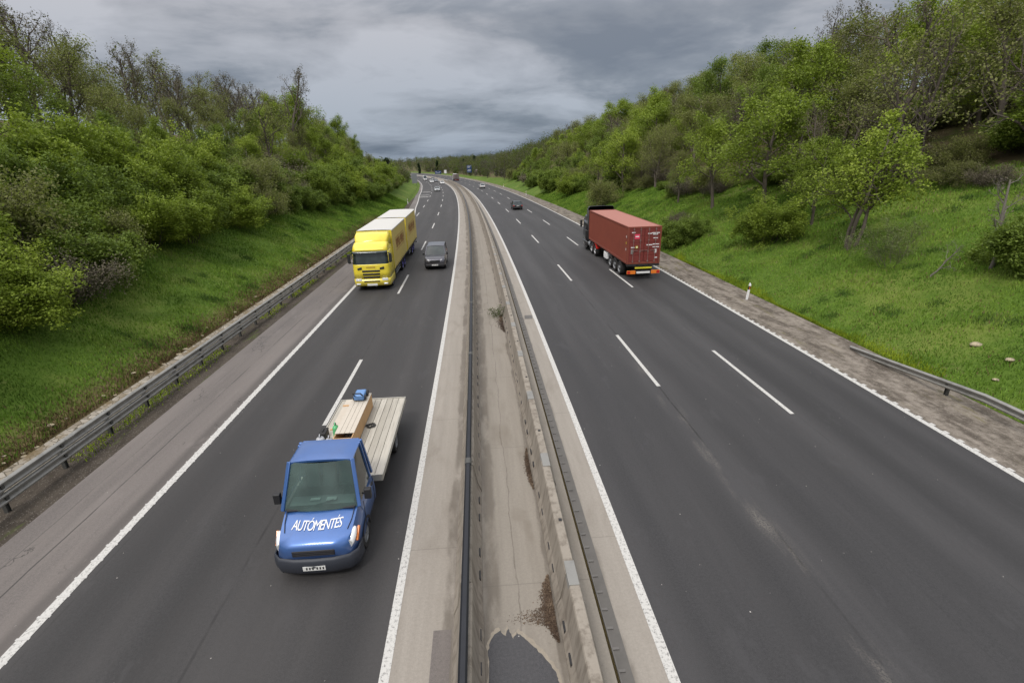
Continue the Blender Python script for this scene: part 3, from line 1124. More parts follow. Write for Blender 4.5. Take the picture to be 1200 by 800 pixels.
class Plant:
    def __init__(s, seed):
        s.r = np.random.RandomState(seed)
        s.V, s.F, s.nv = [], [], 0
        s.tips = []

    def tube(s, pts, rad, n):
        pts = np.array(pts); k = len(pts)
        d = np.gradient(pts, axis=0)
        d /= np.linalg.norm(d, axis=1)[:, None] + 1e-9
        ref = np.array([.31, .95, .05])
        a = np.cross(d, ref); a /= np.linalg.norm(a, axis=1)[:, None] + 1e-9
        b = np.cross(d, a)
        t = 2 * np.pi * np.arange(n) / n
        v = pts[:, None] + np.array(rad)[:, None, None] * (a[:, None] * np.cos(t)[None, :, None] + b[:, None] * np.sin(t)[None, :, None])
        s.V.append(v.reshape(-1, 3))
        i = np.arange(k - 1)[:, None] * n; j = np.arange(n)[None, :]; j2 = (j + 1) % n
        f = np.stack([i + j, i + j2, i + n + j2, i + n + j], -1).reshape(-1, 4)
        s.F.append(f + s.nv)
        s.nv += k * n

    def grow(s, p, d, L, r, lvl, spec):
        r_ = s.r
        n = spec['seg'][lvl]
        pts = [np.array(p, float)]
        d = np.array(d, float)
        for i in range(n):
            d = d + r_.normal(0, spec['wob'][lvl], 3) + np.array([0, 0, spec['up'][lvl]])
            d /= np.linalg.norm(d)
            pts.append(pts[-1] + d * L / n)
        rad = np.linspace(r, r * (.35 if lvl < spec['max'] else .3), n + 1)
        s.tube(pts, rad, spec['sides'][lvl])
        pts = np.array(pts)
        if lvl >= spec['leaf_from']:
            s.tips += [(pts[i], lvl) for i in range(1, n + 1)]
        if lvl < spec['max']:
            nc = spec['nch'][lvl]
            t0 = spec['t0'][lvl]
            for k in range(nc):
                t = t0 + (1 - t0) * (k + r_.uniform(.1, .9)) / nc
                x = t * n; i = min(int(x), n - 1); fr = x - i
                q = pts[i] * (1 - fr) + pts[i + 1] * fr
                dd = pts[i + 1] - pts[i]; dd /= np.linalg.norm(dd)
                az = k * 2.399 + r_.uniform(-.5, .5)
                a = np.cross(dd, [.2, .1, .97] if abs(dd[2]) < .9 else [1, 0, 0]); a /= np.linalg.norm(a)
                b = np.cross(dd, a)
                ang = math.radians(r_.uniform(*spec['ang'][lvl]))
                nd = dd * math.cos(ang) + (a * math.cos(az) + b * math.sin(az)) * math.sin(ang)
                LL = L * r_.uniform(*spec['ratio'][lvl]) * (1 - spec['taper'][lvl] * (t - t0) / (1 - t0 + 1e-6))
                rr = max(.006, rad[i] * spec['rr'][lvl])
                s.grow(q, nd, LL, rr, lvl + 1, spec)

    def leaves(s, per, size, spread, keep=1.0, aspect=.62, flat=.35):
        r_ = s.r
        T = np.array([t for t, _ in s.tips])
        if keep < 1: T = T[r_.rand(len(T)) < keep]
        c = np.repeat(T, per, 0)
        c = c + r_.normal(0, spread, c.shape)
        N = len(c)
        nrm = r_.normal(0, 1, (N, 3)); nrm[:, 2] = np.abs(nrm[:, 2]) + flat; nrm /= np.linalg.norm(nrm, axis=1)[:, None]
        a = np.cross(nrm, r_.normal(0, 1, (N, 3))); a /= np.linalg.norm(a, axis=1)[:, None]
        b = np.cross(nrm, a)
        sz = (size * r_.uniform(.55, 1.35, N))[:, None]
        v = np.stack([c - a * sz, c - b * sz * aspect + a * sz * .1, c + a * sz, c + b * sz * aspect + a * sz * .1], 1).reshape(-1, 3)
        f = np.arange(N * 4).reshape(-1, 4)
        return v, f

    def wood(s, name, m):
        return np_mesh(name, np.concatenate(s.V), np.concatenate(s.F), m, 4)


def tree_spec(h, th=.3, nl=9, nb=6, nt_=4, spread=.55, wob=1.0, up=.05, bare=False):
    mx = 4 if bare else 3
    return dict(seg=[7, 5, 4, 3, 2], wob=[.10 * wob, .20 * wob, .26 * wob, .3, .3], up=[.10, up, .06, .06, .05], sides=[7, 5, 4, 3, 3],
                leaf_from=2 if not bare else 3, max=mx, nch=[nl, nb, nt_, 3], t0=[th, .25, .15, .2],
                ang=[(32, 62), (28, 62), (25, 65), (20, 50)], ratio=[(spread * .8, spread * 1.15), (.38, .62), (.38, .62), (.4, .7)],
                taper=[.55, .35, .3, .2], rr=[.50, .55, .5, .6])


def make_tree(seed, h, kind='leafy', multi=1, lean=0.0, **k):
    """returns (wood mesh, foliage mesh) with the base at the origin"""
    pl = Plant(seed)
    leafm = k.pop('leaf')
    barkm = k.pop('bark', M['bark'])
    per, size, spr, keep = k.pop('per', 5), k.pop('size', .13), k.pop('spr', .20), k.pop('keep', 1.0)
    sp = tree_spec(h, **k)
    for i in range(multi):
        az = seed + i * 2.4
        tl = lean + (0.30 if multi > 1 else 0.0) * (1 if i else .4)
        d = np.array([math.cos(az) * tl, math.sin(az) * tl, 1.0])
        off = np.array([math.cos(az), math.sin(az), 0]) * (.14 if multi > 1 else 0)
        pl.grow(off + np.array([0, 0, -.25]), d / np.linalg.norm(d), h * (.80 if multi > 1 else .86) * (1 - .12 * i), h * (.020 if multi == 1 else .015), 0, sp)
    tw = pl.wood('trunk', barkm)
    v, f = pl.leaves(per, size, spr, keep)
    return tw, np_mesh('crown', v, f, leafm, 4)


def make_shrub(seed, h, wd, leafm, per=13, size=.055, stems=15, keep=1.0, bark=None, spr=.14):
    pl = Plant(seed)
    r = pl.r
    sp = dict(seg=[5, 4, 3, 2], wob=[.16, .26, .3, .3], up=[.02, .03, .04, 0], sides=[4, 3, 3, 3], leaf_from=1, max=3,
              nch=[6, 4, 3, 0], t0=[.2, .15, .1, 0], ang=[(25, 60), (25, 65), (25, 65), (0, 1)],
              ratio=[(.35, .6), (.4, .65), (.4, .6), (1, 1)], taper=[.3, .3, .2, 0], rr=[.55, .6, .6, .6])
    for i in range(stems):
        az = i * 2.399 + r.uniform(-.3, .3)
        q = math.sqrt((i + .5) / stems)
        tilt = q * 1.05
        L = h * (1.0 - .25 * q) * r.uniform(.72, 1.05) / math.cos(tilt * .55)
        d = np.array([math.cos(az) * math.sin(tilt) * wd / h, math.sin(az) * math.sin(tilt) * wd / h, math.cos(tilt)])
        st = np.array([math.cos(az) * q * wd * .22, math.sin(az) * q * wd * .22, -.15])
        pl.grow(st, d / np.linalg.norm(d), L * .92, .022, 0, sp)
    tw = pl.wood('stems', bark or M['bark_dark'])
    v, f = pl.leaves(per, size, spr, keep)
    return tw, np_mesh('foliage', v, f, leafm, 4)


PROTO = {}
PROTO['green'] = [make_tree(11, 7.5, leaf=M['leaf_mid'], per=10, size=.065, spr=.20, nl=11, nb=7, spread=.55, th=.22),
                  make_tree(12, 8.0, leaf=M['leaf_mid'], per=10, size=.065, spr=.22, nl=12, nb=6, spread=.50, th=.2),
                  make_tree(13, 7.0, leaf=M['leaf_mid'], per=10, size=.065, spr=.22, nl=11, nb=7, spread=.6, th=.2, multi=2)]
PROTO['fresh'] = [make_tree(21, 7.0, leaf=M['leaf_fresh'], per=11, size=.07, spr=.22, nl=11, nb=7, spread=.58, th=.26),
                  make_tree(22, 7.0, leaf=M['leaf_fresh'], per=4, size=.07, spr=.15, nl=9, nb=7, spread=.50, th=.36, multi=3, bark=M['bark']),
                  make_tree(23, 8.0, leaf=M['leaf_fresh'], per=10, size=.07, spr=.22, nl=12, nb=6, spread=.5, th=.30)]
PROTO['olive'] = [make_tree(31, 8.0, leaf=M['leaf_olive'], per=5, size=.058, spr=.22, nl=12, nb=7, nt_=5, spread=.5, th=.25),
                  make_tree(32, 8.5, leaf=M['leaf_olive'], per=5, size=.058, spr=.22, nl=12, nb=7, nt_=5, spread=.48, th=.28),
                  make_tree(33, 8.0, leaf=M['leaf_olive'], per=4, size=.058, spr=.24, nl=11, nb=7, nt_=5, spread=.55, th=.22, multi=2)]
PROTO['bare'] = [make_tree(41, 9.0, leaf=M['leaf_brown'], per=1, size=.06, spr=.12, keep=.6, nl=10, nb=6, nt_=4, spread=.42, th=.28, bare=True, up=.14, bark=M['bark_dark']),
                 make_tree(42, 9.5, leaf=M['leaf_brown'], per=1, size=.06, spr=.12, keep=.6, nl=11, nb=6, nt_=4, spread=.40, th=.32, bare=True, up=.16, bark=M['bark']),
                 make_tree(43, 8.5, leaf=M['leaf_olive'], per=1, size=.07, spr=.15, keep=.7, nl=10, nb=6, nt_=4, spread=.5, th=.25, bare=True, up=.1, multi=2, bark=M['bark_dark'])]
PROTO['shrub'] = [make_shrub(51, 2.6, 2.4, M['leaf_mid']), make_shrub(52, 3.0, 2.6, M['leaf_mid'], stems=17),
                  make_shrub(53, 2.4, 2.8, M['leaf_mid'], per=11), make_shrub(54, 3.4, 2.6, M['leaf_fresh'], per=11, stems=16)]
PROTO['bramble'] = [make_shrub(61, 2.4, 2.6, M['leaf_brown'], per=4, size=.04, stems=20, keep=.7),
                    make_shrub(62, 3.0, 2.4, M['leaf_olive'], per=5, size=.045, stems=20, keep=.8)]
PROTO['blossom'] = [make_shrub(71, 3.4, 2.6, M['leaf_cream'], per=4, size=.05, stems=9, keep=.55, bark=M['bark'])]
PROTO['sapling'] = [make_tree(91, 4.6, leaf=M['leaf_brown'], per=1, size=.04, spr=.1, keep=.5, nl=8, nb=5, nt_=3, spread=.40, th=.25, bark=M['bark_pale']),
                    make_tree(92, 3.0, leaf=M['leaf_brown'], per=1, size=.04, spr=.1, keep=.3, nl=5, nb=4, nt_=3, spread=.55, th=.25, bark=M['bark_pale'], wob=2.2)]
PROTO['cypress'] = [make_tree(81, 9.0, leaf=M['leaf_dark'], per=12, size=.16, spr=.22, nl=22, nb=5, nt_=3, spread=.20, th=.05)]


def plant(kind, i, s, off, h, label, cat='tree', group=None, rot=None, name=None, wid=1.0, lean=(0, 0)):
    tw, cm = PROTO[kind][i % len(PROTO[kind])]
    base = {'green': 7.5, 'fresh': 7.2, 'olive': 8.2, 'bare': 9.0, 'shrub': 2.8, 'bramble': 2.6, 'blossom': 3.3, 'cypress': 9.0, 'sapling': 4.2}[kind]
    k = h / base
    nm = name or {'shrub': 'shrub', 'bramble': 'shrub', 'blossom': 'blossoming_shrub', 'cypress': 'conifer_tree', 'bare': 'bare_tree', 'sapling': 'bare_sapling'}.get(kind, 'broadleaf_tree')
    r = thing(nm, label, cat, G(s, off, -.05), 0, group)
    r.rotation_euler = (lean[0], lean[1], rot if rot is not None else random.uniform(0, 6.28))
    r.scale = (k * wid, k * wid, k)
    for me in (tw, cm):
        o = bpy.data.objects.new(me.name.split('.')[0], me)
        C.objects.link(o)
        o.parent = r
    return r


random.seed(77)


def seen(s, off, m=1.16):
    x, y, z = P(s, off)
    # direction seen by the camera, with a margin for a step to the side
    return y > 4 and abs(x) < m * (y * math.cos(PITCH) + CAM_H * math.sin(PITCH)) + 5


#HAND placed plants: kind, variant, s, off, height, rotation, width, label
HAND = [
    ('fresh', 1, 29.1, 23.2, 8.6, .4, 1.0, 'tall multi-stemmed yellow-green tree standing alone on the right grass slope'),
    ('fresh', 0, 36.0, 25.3, 6.3, 1.4, .95, 'yellow-green tree just left of the tall multi-stemmed one, above the round green bush'),
    ('bare', 1, 38.5, 27.0, 8.5, 2.4, .55, 'slim pale bare tree behind the two yellow-green trees on the right slope'),
    ('fresh', 0, 43.8, 26.0, 9.6, .9, 1.2, 'broad round green tree at the wood edge, behind the round green bush'),
    ('fresh', 2, 51.1, 24.9, 7.9, 3.0, 1.05, 'thin-trunked light green tree standing above the small dark bush'),
    ('olive', 0, 58.5, 24.3, 6.4, 1.0, .85, 'slender olive tree left of the thin-trunked light green one'),
    ('fresh', 0, 81.7, 25.0, 9.6, .6, 1.05, 'dense bright green tree above the container lorry'),
    ('olive', 2, 73.2, 27.0, 9.0, 4.0, .8, 'tall thin olive tree behind the container lorry'),
    ('fresh', 1, 98, 25.5, 9.0, .2, 1.0, 'rounded yellow-green tree where the slope narrows'),
    ('bare', 0, 62, 44, 14.5, .3, .65, 'tall bare tree rising above the right skyline'),
    ('bare', 1, 57, 46, 12.0, 1.2, .7, 'shorter bare tree beside the tall bare one on the right skyline'),
    ('bare', 2, 34.5, 31.5, 12.5, 2.2, .95, 'dark bare tree with crooked limbs, upper right edge of the wood'),
    ('bare', 0, 39, 33, 13.5, 4.2, .9, 'dark twisted bare tree left of the crooked one, upper right'),
    ('bare', 2, 30, 35, 13.5, 1.0, .9, 'bare tree with forked dark trunk in the top right corner'),
    ('bare', 1, 94, -30, 16.5, 1.0, .75, 'tallest silvery bare tree on the left skyline'),
    ('bare', 2, 74, -27.5, 12.5, 2.0, 1.05, 'dark spreading bare tree in front of the silvery tall one, left hill'),
    ('cypress', 0, 207, -23.5, 9.5, 0, 1.25, 'dark conical tree at the far end of the left wood'),
]
HSHRUB = [
    ('shrub', 3, 36.1, 22.2, 2.8, .2, 1.0, 'round green bush alone on the right grass slope'),
    ('shrub', 1, 44.6, 19.0, 2.6, 1.2, 1.0, 'round dark green bush right behind the container lorry'),
    ('shrub', 2, 20.2, 25.2, 3.3, 2.2, .9, 'green bush at the right edge of the picture, on the grass slope'),
    ('blossom', 0, 25.6, 22.9, 2.9, .7, .85, 'leaning bush with pale blossom on the right grass slope'),
    ('sapling', 0, 21.4, 24.3, 4.6, .7, 1.0, 'thin bare sapling between the blossoming bush and the right edge'),
    ('sapling', 1, 22.9, 22.9, 3.3, 2.7, 1.0, 'small dead crooked sapling beside the blossoming bush'),
    ('bramble', 0, 51, 21.5, 1.8, 2.7, .9, 'small brown thicket left of the round green bush'),
    ('bramble', 1, 77.7, 20.5, 4.0, 1.7, .8, 'dark leafless thicket above the cab of the container lorry'),
    ('shrub', 3, 102.8, 21.3, 3.6, 1.0, 1.0, 'light round bush at the slope foot beyond the container lorry'),
    ('shrub', 0, 122, 21.8, 6.0, 1.4, 1.0, 'large rounded bush on the far right slope above the dark car'),
]
for k, i, s, off, h, rot, wd, lb in HAND:
    plant(k, i, s, off, h, lb, 'tree', None, rot, wid=wd)
for k, i, s, off, h, rot, wd, lb in HSHRUB:
    plant(k, i, s, off, h, lb, 'shrub', None, rot, wid=wd)

KIND_TXT = {'green': 'mid-green', 'fresh': 'bright yellow-green', 'olive': 'olive half-leafed', 'bare': 'bare grey-brown',
            'shrub': 'leafy green', 'bramble': 'brown twiggy', 'blossom': 'pale blossoming', 'cypress': 'dark conical'}


def zone(s, side):
    if side < 0:
        z = 'left of the blue truck' if s < 32 else 'left of the yellow lorry' if s < 62 else 'behind the yellow lorry' if s < 110 else 'far bend'
    else:
        z = 'near the right edge' if s < 42 else 'above the open grass slope' if s < 70 else 'above the container lorry' if s < 110 else 'beyond the dark car'
    return z


def auto(kind, s, off, h, wid=1.0):
    side = -1 if off < 0 else 1
    o = (float(grass_l(s)) - off) if off < 0 else off - GR
    band = ('low on the' if o < 10 else 'half-way up the' if o < 24 else 'on the crest of the') + (' left hill' if off < 0 else ' right hill')
    sh = kind in ('shrub', 'bramble', 'blossom')
    noun = 'bush' if sh else 'tree'
    lb = f'{KIND_TXT[kind]} {noun} {band}, {zone(s, side)}'
    gp = f'{KIND_TXT[kind]} {"bushes" if sh else "trees"} {band}, {zone(s, side)}'
    return plant(kind, random.randrange(4), s, off, h, lb, 'shrub' if sh else 'tree', gp, wid=wid)


def pick(table):
    x = random.random() * sum(w_ for _, w_ in table)
    for k, w_ in table:
        x -= w_
        if x <= 0: return k
    return table[-1][0]


def far_from_hand(s, off, d):
    return all(math.hypot(s - h_[2], off - h_[3]) > d for h_ in HAND + HSHRUB[:5])


# --- left hill
cnt = {'tree': 0, 'shrub': 0}
for row, (o0, step, hs) in enumerate(((4.9, 2.9, (2.4, 3.4)), (7.6, 3.2, (3.0, 4.4)), (10.4, 3.8, (3.4, 5.0)))):
    s = 9 + row * 2
    while s < (190 if row < 2 else 120):
        o = o0 + random.uniform(-.7, .7) + float(np.interp(s, [0, 16, 24, 40, 60, 90, 130], [-.9, -.3, .9, 2.9, 2.4, 1.2, .9]))
        off = float(grass_l(s)) - o
        if seen(s, off):
            k = pick([('shrub', 7), ('bramble', 2.2 if row < 2 else 1.5), ('blossom', .6 if row else 0)])
            auto(k, s, off, random.uniform(*hs), random.uniform(.95, 1.25))
            cnt['shrub'] += 1
        s += step * random.uniform(.8, 1.2) * (1 + s / 160)
for row, (o0, step, hs, tab) in enumerate((
        (12.5, 5.0, (5.0, 6.8), [('green', 4), ('fresh', 2.5), ('olive', 3), ('bare', .5)]),
        (16.5, 5.4, (6.5, 8.4), [('green', 2.5), ('fresh', 3), ('olive', 3.5), ('bare', 1)]),
        (21.0, 5.2, (9.4, 11.8), [('green', 1.6), ('fresh', 2.4), ('olive', 4), ('bare', 2.6)]),
        (26.5, 4.6, (11.5, 14), [('olive', 2), ('bare', 7)]),
        (32.5, 5.6, (11.0, 13.5), [('olive', 1.2), ('bare', 6)]))):
    s = 12 + row * 1.7
    while s < 205:
        o = o0 + random.uniform(-1.4, 1.4)
        off = float(grass_l(s)) - o
        if seen(s, off) and far_from_hand(s, off, 2.2):
            auto(pick(tab), s, off, random.uniform(*hs) * float(np.interp(s, [0, 140, 205], [1, 1, .85])), random.uniform(.9, 1.15))
            cnt['tree'] += 1
        s += step * random.uniform(.8, 1.25) * (1 + s / 230)
# --- right hill
for row, (o0, smin, step, hs, tab) in enumerate((
        (5.2, 100, 5.5, (2.6, 4.4), [('shrub', 6), ('bramble', 2)]),
        (8.2, 78, 5.0, (4.6, 7.0), [('green', 3), ('fresh', 3), ('olive', 2)]),
        (12.5, 68, 5.4, (7, 9.5), [('green', 2), ('fresh', 3), ('olive', 4)]),
        (16.5, 62, 5.6, (8.5, 11), [('green', 1.5), ('fresh', 2), ('olive', 4.5), ('bare', 1.2)]),
        (14.5, 30, 6.4, (7, 10), [('green', .8), ('fresh', 2.2), ('olive', 4.0), ('bare', 2.2)]),
        (19.0, 22, 5.4, (9.5, 12.0), [('green', 1), ('fresh', 2.4), ('olive', 4.5), ('bare', 1.8)]),
        (24.5, 22, 5.8, (10.5, 13), [('green', 1.2), ('olive', 5), ('bare', 2.2), ('fresh', 1.2)]),
        (31.0, 26, 6.6, (11, 13.5), [('olive', 4.5), ('bare', 2.6), ('green', .8)]),
        (38.5, 34, 7.0, (11, 13.5), [('olive', 3), ('bare', 3.6)]))):
    s = smin + row * 1.3
    while s < 200:
        if (row == 3 and s > 110) or (row == 4 and s > 62) or (row > 6 and s > 165): break
        if row == 5 and 62 < s < 66: s += 3
        o = o0 + random.uniform(-1.7, 1.7)
        off = GR + o
        if seen(s, off) and far_from_hand(s, off, 3.0):
            auto(pick(tab), s, off, random.uniform(*hs), random.uniform(.95, 1.2))
            cnt['tree' if row else 'shrub'] += 1
        s += step * random.uniform(.8, 1.25) * (1 + s / 210)
# undergrowth along the right wood edge
s = 20
while s < 100:
    off = GR + float(np.interp(s, [20, 30, 60, 90, 100], [17, 13.5, 10.5, 8.5, 8])) + random.uniform(-1.2, 4.5)
    if seen(s, off) and far_from_hand(s, off, 1.8):
        auto(pick([('bramble', 6), ('shrub', 2)]), s, off, random.uniform(1.3, 2.6), random.uniform(1.0, 1.5))
        cnt['shrub'] += 1
    s += 2.4
print('plants', cnt)
scene['plants'] = str(cnt)
open('/tmp/w/cnt','w').write(str(cnt)) if False else None


for i in range(26):
    s = random.uniform(21, 62)
    off = GR + random.uniform(15, 30)
    if seen(s, off) and far_from_hand(s, off, 1.5):
        auto(pick([('bramble', 6), ('shrub', 3), ('blossom', .6)]), s, off, random.uniform(1.4, 3.2), random.uniform(1.1, 1.6))
M['far_a'] = leaf_mat('far_green', (.045, .062, .022), (.085, .110, .032), (.14, .17, .05))
M['far_b'] = leaf_mat('far_olive', (.050, .050, .028), (.085, .082, .042), (.125, .12, .06))
M['far_c'] = leaf_mat('far_brown', (.048, .042, .036), (.078, .068, .058), (.105, .095, .075), .1)
# --- far woods: one mass each
def far_wood(name, label, spots, seed, mixp=(.26, .42, .32)):
    """trees too far away to tell apart, merged: coarse leaf clumps and a trunk each"""
    r_ = np.random.RandomState(seed)
    V = {'a': [], 'b': [], 'c': []}
    TV, TF, nt0 = [], [], 0
    for s, off, h in spots:
        x, y, z = G(s, off)
        key = 'abc'[r_.choice(3, p=mixp)]
        n = 420 if key != 'c' else 260
        rx = h * r_.uniform(.26, .36)
        u = r_.normal(0, 1, (n, 3)); u /= np.linalg.norm(u, axis=1)[:, None]
        u *= r_.uniform(.45, 1.0, (n, 1)) ** .5
        lump = 1 + .25 * np.sin(u[:, 0] * 5 + s) * np.sin(u[:, 1] * 5 + off) + .15 * np.sin(u[:, 2] * 7)
        c = np.stack([x + u[:, 0] * rx * lump, y + u[:, 1] * rx * lump, z + h * .56 + u[:, 2] * h * .46 * lump], 1)
        nrm = r_.normal(0, 1, (n, 3)); nrm /= np.linalg.norm(nrm, axis=1)[:, None]
        a = np.cross(nrm, r_.normal(0, 1, (n, 3))); a /= np.linalg.norm(a, axis=1)[:, None]
        b = np.cross(nrm, a)
        sz = (.26 * r_.uniform(.5, 1.3, n) * (1 if key != 'c' else .7))[:, None]
        V[key].append(np.stack([c - a * sz, c - b * sz * .6, c + a * sz, c + b * sz * .6], 1).reshape(-1, 3))
        # trunk: tapered five-sided post
        t = 2 * np.pi * np.arange(5) / 5
        for k, (zz2, rr2) in enumerate(((-.3, .14), (h * .8, .04))):
            TV.append(np.stack([x + rr2 * np.cos(t), y + rr2 * np.sin(t), np.full(5, z + zz2)], 1))
        for j in range(5): TF.append((nt0 + j, nt0 + (j + 1) % 5, nt0 + 5 + (j + 1) % 5, nt0 + 5 + j))
        nt0 += 10
    vs, fs, mi, base = [], [], [], 0
    for i, k in enumerate('abc'):
        if not V[k]: continue
        v = np.concatenate(V[k]); f = np.arange(len(v)).reshape(-1, 4) + base
        vs.append(v); fs.append(f); mi += [i] * len(f); base += len(v)
    vs.append(np.concatenate(TV)); fs.append(np.array(TF) + base); mi += [3] * len(TF)
    me = np_mesh(name, np.concatenate(vs), np.concatenate(fs), [M['far_a'], M['far_b'], M['far_c'], M['bark_dark']], 4)
    me.polygons.foreach_set('material_index', np.array(mi, np.int32))
    o = bpy.data.objects.new(name, me)
    C.objects.link(o)
    return tag(o, label, 'woodland', kind='stuff')


rr_ = random.Random(9)
sp = []
for o in (5.5, 9.5, 14, 19, 24, 30, 37):
    s = 203
    while s < 430:
        sp.append((s, float(grass_l(s)) - o - rr_.uniform(-1.4, 1.4), rr_.uniform(4.5, 6.5) if o < 8 else rr_.uniform(5.5, 8.0)))
        s += rr_.uniform(4, 6.5)
far_wood('woodland', 'far-off spring wood inside the left bend of the road', sp, 1)
sp = []
for o in (5.5, 9, 13.5, 18.5, 24, 30, 37, 45, 53):
    s = 196 if o > 7 else 200
    while s < 460:
        sp.append((s, GR + o + rr_.uniform(-1.6, 1.6), rr_.uniform(3.5, 6) if o < 7 else rr_.uniform(8.5, 11.5) * (1 if s < 280 else .8)))
        s += rr_.uniform(4.5, 7)
for o in range(6, 150, 9):
    s = 455 if o < 56 else 400
    while s < 640:
        sp.append((s, GR + o + rr_.uniform(-2.5, 2.5), rr_.uniform(7.5, 11)))
        s += rr_.uniform(7, 11)
far_wood('woodland', 'far-off mixed wood along the right hill and across the end of the valley', sp, 2, (.18, .44, .38))
sp = []
for o in (56, 66, 78):
    s = 60
    while s < 460:
        sp.append((s, GR + o - 8 + rr_.uniform(-3, 3), rr_.uniform(10, 12.5)))
        s += rr_.uniform(6, 9)
for o in (42, 52, 64):
    s = 60
    while s < 330:
        sp.append((s, float(grass_l(s)) - o - rr_.uniform(-3, 3), rr_.uniform(10, 12)))
        s += rr_.uniform(7, 10)
far_wood('woodland', 'continuing wood on the tops of both hills, behind the crest trees', sp, 3)
# a few dark conifers that stand above the far wood
for i, (s, off, h) in enumerate(((395, 44, 11.5), (402, 38, 10), (398, 51, 10), (430, 24, 10.5), (445, 14, 10))):
    plant('cypress', 0, s, off, h, 'dark conifer rising above the far wood at the end of the valley', 'tree', 'dark conifers above the far wood', name='conifer_tree', wid=.8)


# --- grass blades
def blades(name, label, spots_fn, n, seed, matn):
    r_ = np.random.RandomState(seed)
    s, off = spots_fn(r_, n)
    keep = np.array(terrain(s, off) > .03)
    s, off = s[keep], off[keep]
    x, y, z = P(s, off)
    z = z + terrain(s, off)
    dist = np.hypot(x, y)
    N = len(s)
    clump = .5 + .5 * np.sin(x * 1.3 + np.sin(y * .9) * 2) * np.sin(y * 1.1 + x * .4)
    h = (r_.uniform(.05, .13, N) * (.75 + .6 * clump)) * (1 + dist / 90)
    wd = .011 + dist * .00052
    az = r_.uniform(0, 6.28, N)
    ln = r_.uniform(0, .6, N)
    la = r_.uniform(0, 6.28, N)
    a = np.stack([np.cos(az) * wd, np.sin(az) * wd, np.zeros(N)], 1)
    b = np.stack([x, y, z - .02], 1)
    tip = b + np.stack([np.cos(la) * h * ln, np.sin(la) * h * ln, h], 1)
    v = np.stack([b - a, b + a, tip], 1).reshape(-1, 3)
    me = np_mesh(name, v, np.arange(N * 3).reshape(-1, 3), matn, 3)
    o = bpy.data.objects.new(name, me)
    C.objects.link(o)
    return tag(o, label, 'grass', kind='stuff')


def blade_mat(name, stops):
    m = bpy.data.materials.new(name)
    m.use_nodes = True
    t = NT(m)
    geo = t.n('ShaderNodeNewGeometry')
    p = t.pos()
    f = t.math('ADD', t.math('MULTIPLY', geo.outputs['Random Per Island'], .38), t.math('MULTIPLY', t.step(t.noise(p, .35, 6, .7), .34, .66), .62), clamp=True)
    t.color(t.ramp(f, stops))
    t.b.inputs['Roughness'].default_value = .65
    t.b.inputs['Specular IOR Level'].default_value = .2
    return m


M['blade'] = blade_mat('grass_blades', [(0, (.058, .118, .014)), (.45, (.120, .215, .024)), (.8, (.18, .28, .036)), (1, (.20, .22, .06))])
M['blade_dry'] = blade_mat('dry_grass_blades', [(0, (.075, .052, .026)), (.5, (.16, .11, .055)), (1, (.26, .20, .12))])
M['blade_lime'] = blade_mat('lime_moss', [(0, (.10, .16, .01)), (1, (.26, .33, .02))])


def left_spots(r_, n):
    s = 5 + 115 * r_.rand(n) ** 1.7
    o = r_.rand(n) * np.interp(s, [0, 40, 120], [8, 11, 8])
    return s, grass_l(s) - .12 - o


def right_spots(r_, n):
    s = 6 + 120 * r_.rand(n) ** 1.5
    o = r_.rand(n) * np.interp(s, [0, 45, 70, 120], [21, 17, 12, 9])
    return s, GR + .05 + o


blades('grass', 'dense spring grass on the left bank between guardrail and bushes', left_spots, 190000, 3, M['blade'])
blades('grass', 'dense spring grass covering the open right slope', right_spots, 330000, 4, M['blade'])


def dry_spots(r_, n):
    s = 5 + 80 * r_.rand(n) ** 1.5
    return s, grass_l(s) - .05 - np.abs(r_.normal(0, .6, n))


blades('dry_grass', 'dry straw and dead leaves edging the left concrete gutter', dry_spots, 24000, 5, M['blade_dry'])


def lime_spots(r_, n):
    s = 16 + 26 * r_.rand(n)
    return s, GR + .08 + np.abs(r_.normal(0, .22, n)) * np.clip(np.sin((s - 15) * .5) + .6, .1, 1.4)


blades('moss', 'lime-green low growth along the right verge beside the nearest marker post', lime_spots, 9000, 6, M['blade_lime'])


def rail_spots(r_, n):
    s = 6 + 75 * r_.rand(n) ** 1.3
    o = -12.95 + r_.normal(0, .22, n)
    k = np.sin(s * .9) + np.sin(s * .37 + 1) > -.2
    return s[k], o[k]


def low_tufts():
    r_ = np.random.RandomState(8)
    s, off = rail_spots(r_, 9000)
    x, y, z = P(s, off)
    N = len(s)
    az = r_.uniform(0, 6.28, N); h = r_.uniform(.03, .13, N); wd = .012 + .0004 * np.hypot(x, y)
    a = np.stack([np.cos(az) * wd, np.sin(az) * wd, np.zeros(N)], 1)
    b = np.stack([x, y, z - .01], 1)
    tip = b + np.stack([r_.normal(0, .03, N), r_.normal(0, .03, N), h], 1)
    me = np_mesh('weeds', np.stack([b - a, b + a, tip], 1).reshape(-1, 3), np.arange(N * 3).reshape(-1, 3), M['blade_lime'], 3)
    o = bpy.data.objects.new('weeds', me)
    C.objects.link(o)
    tag(o, 'thin green weeds growing along the posts of the left guardrail', 'weeds', kind='stuff')


low_tufts()


def clump_spots(r_, n):
    k = 150
    cs = 9 + 70 * r_.rand(k) ** 1.3
    co = r_.rand(k) * np.interp(cs, [0, 45, 80], [19, 14, 9]) + GR + .3
    left = r_.rand(k) < .25
    co[left] = grass_l(cs[left]) - .6 - r_.rand(left.sum()) * 4
    i = r_.randint(0, k, n)
    return cs[i] + r_.normal(0, .22, n), co[i] + r_.normal(0, .22, n)


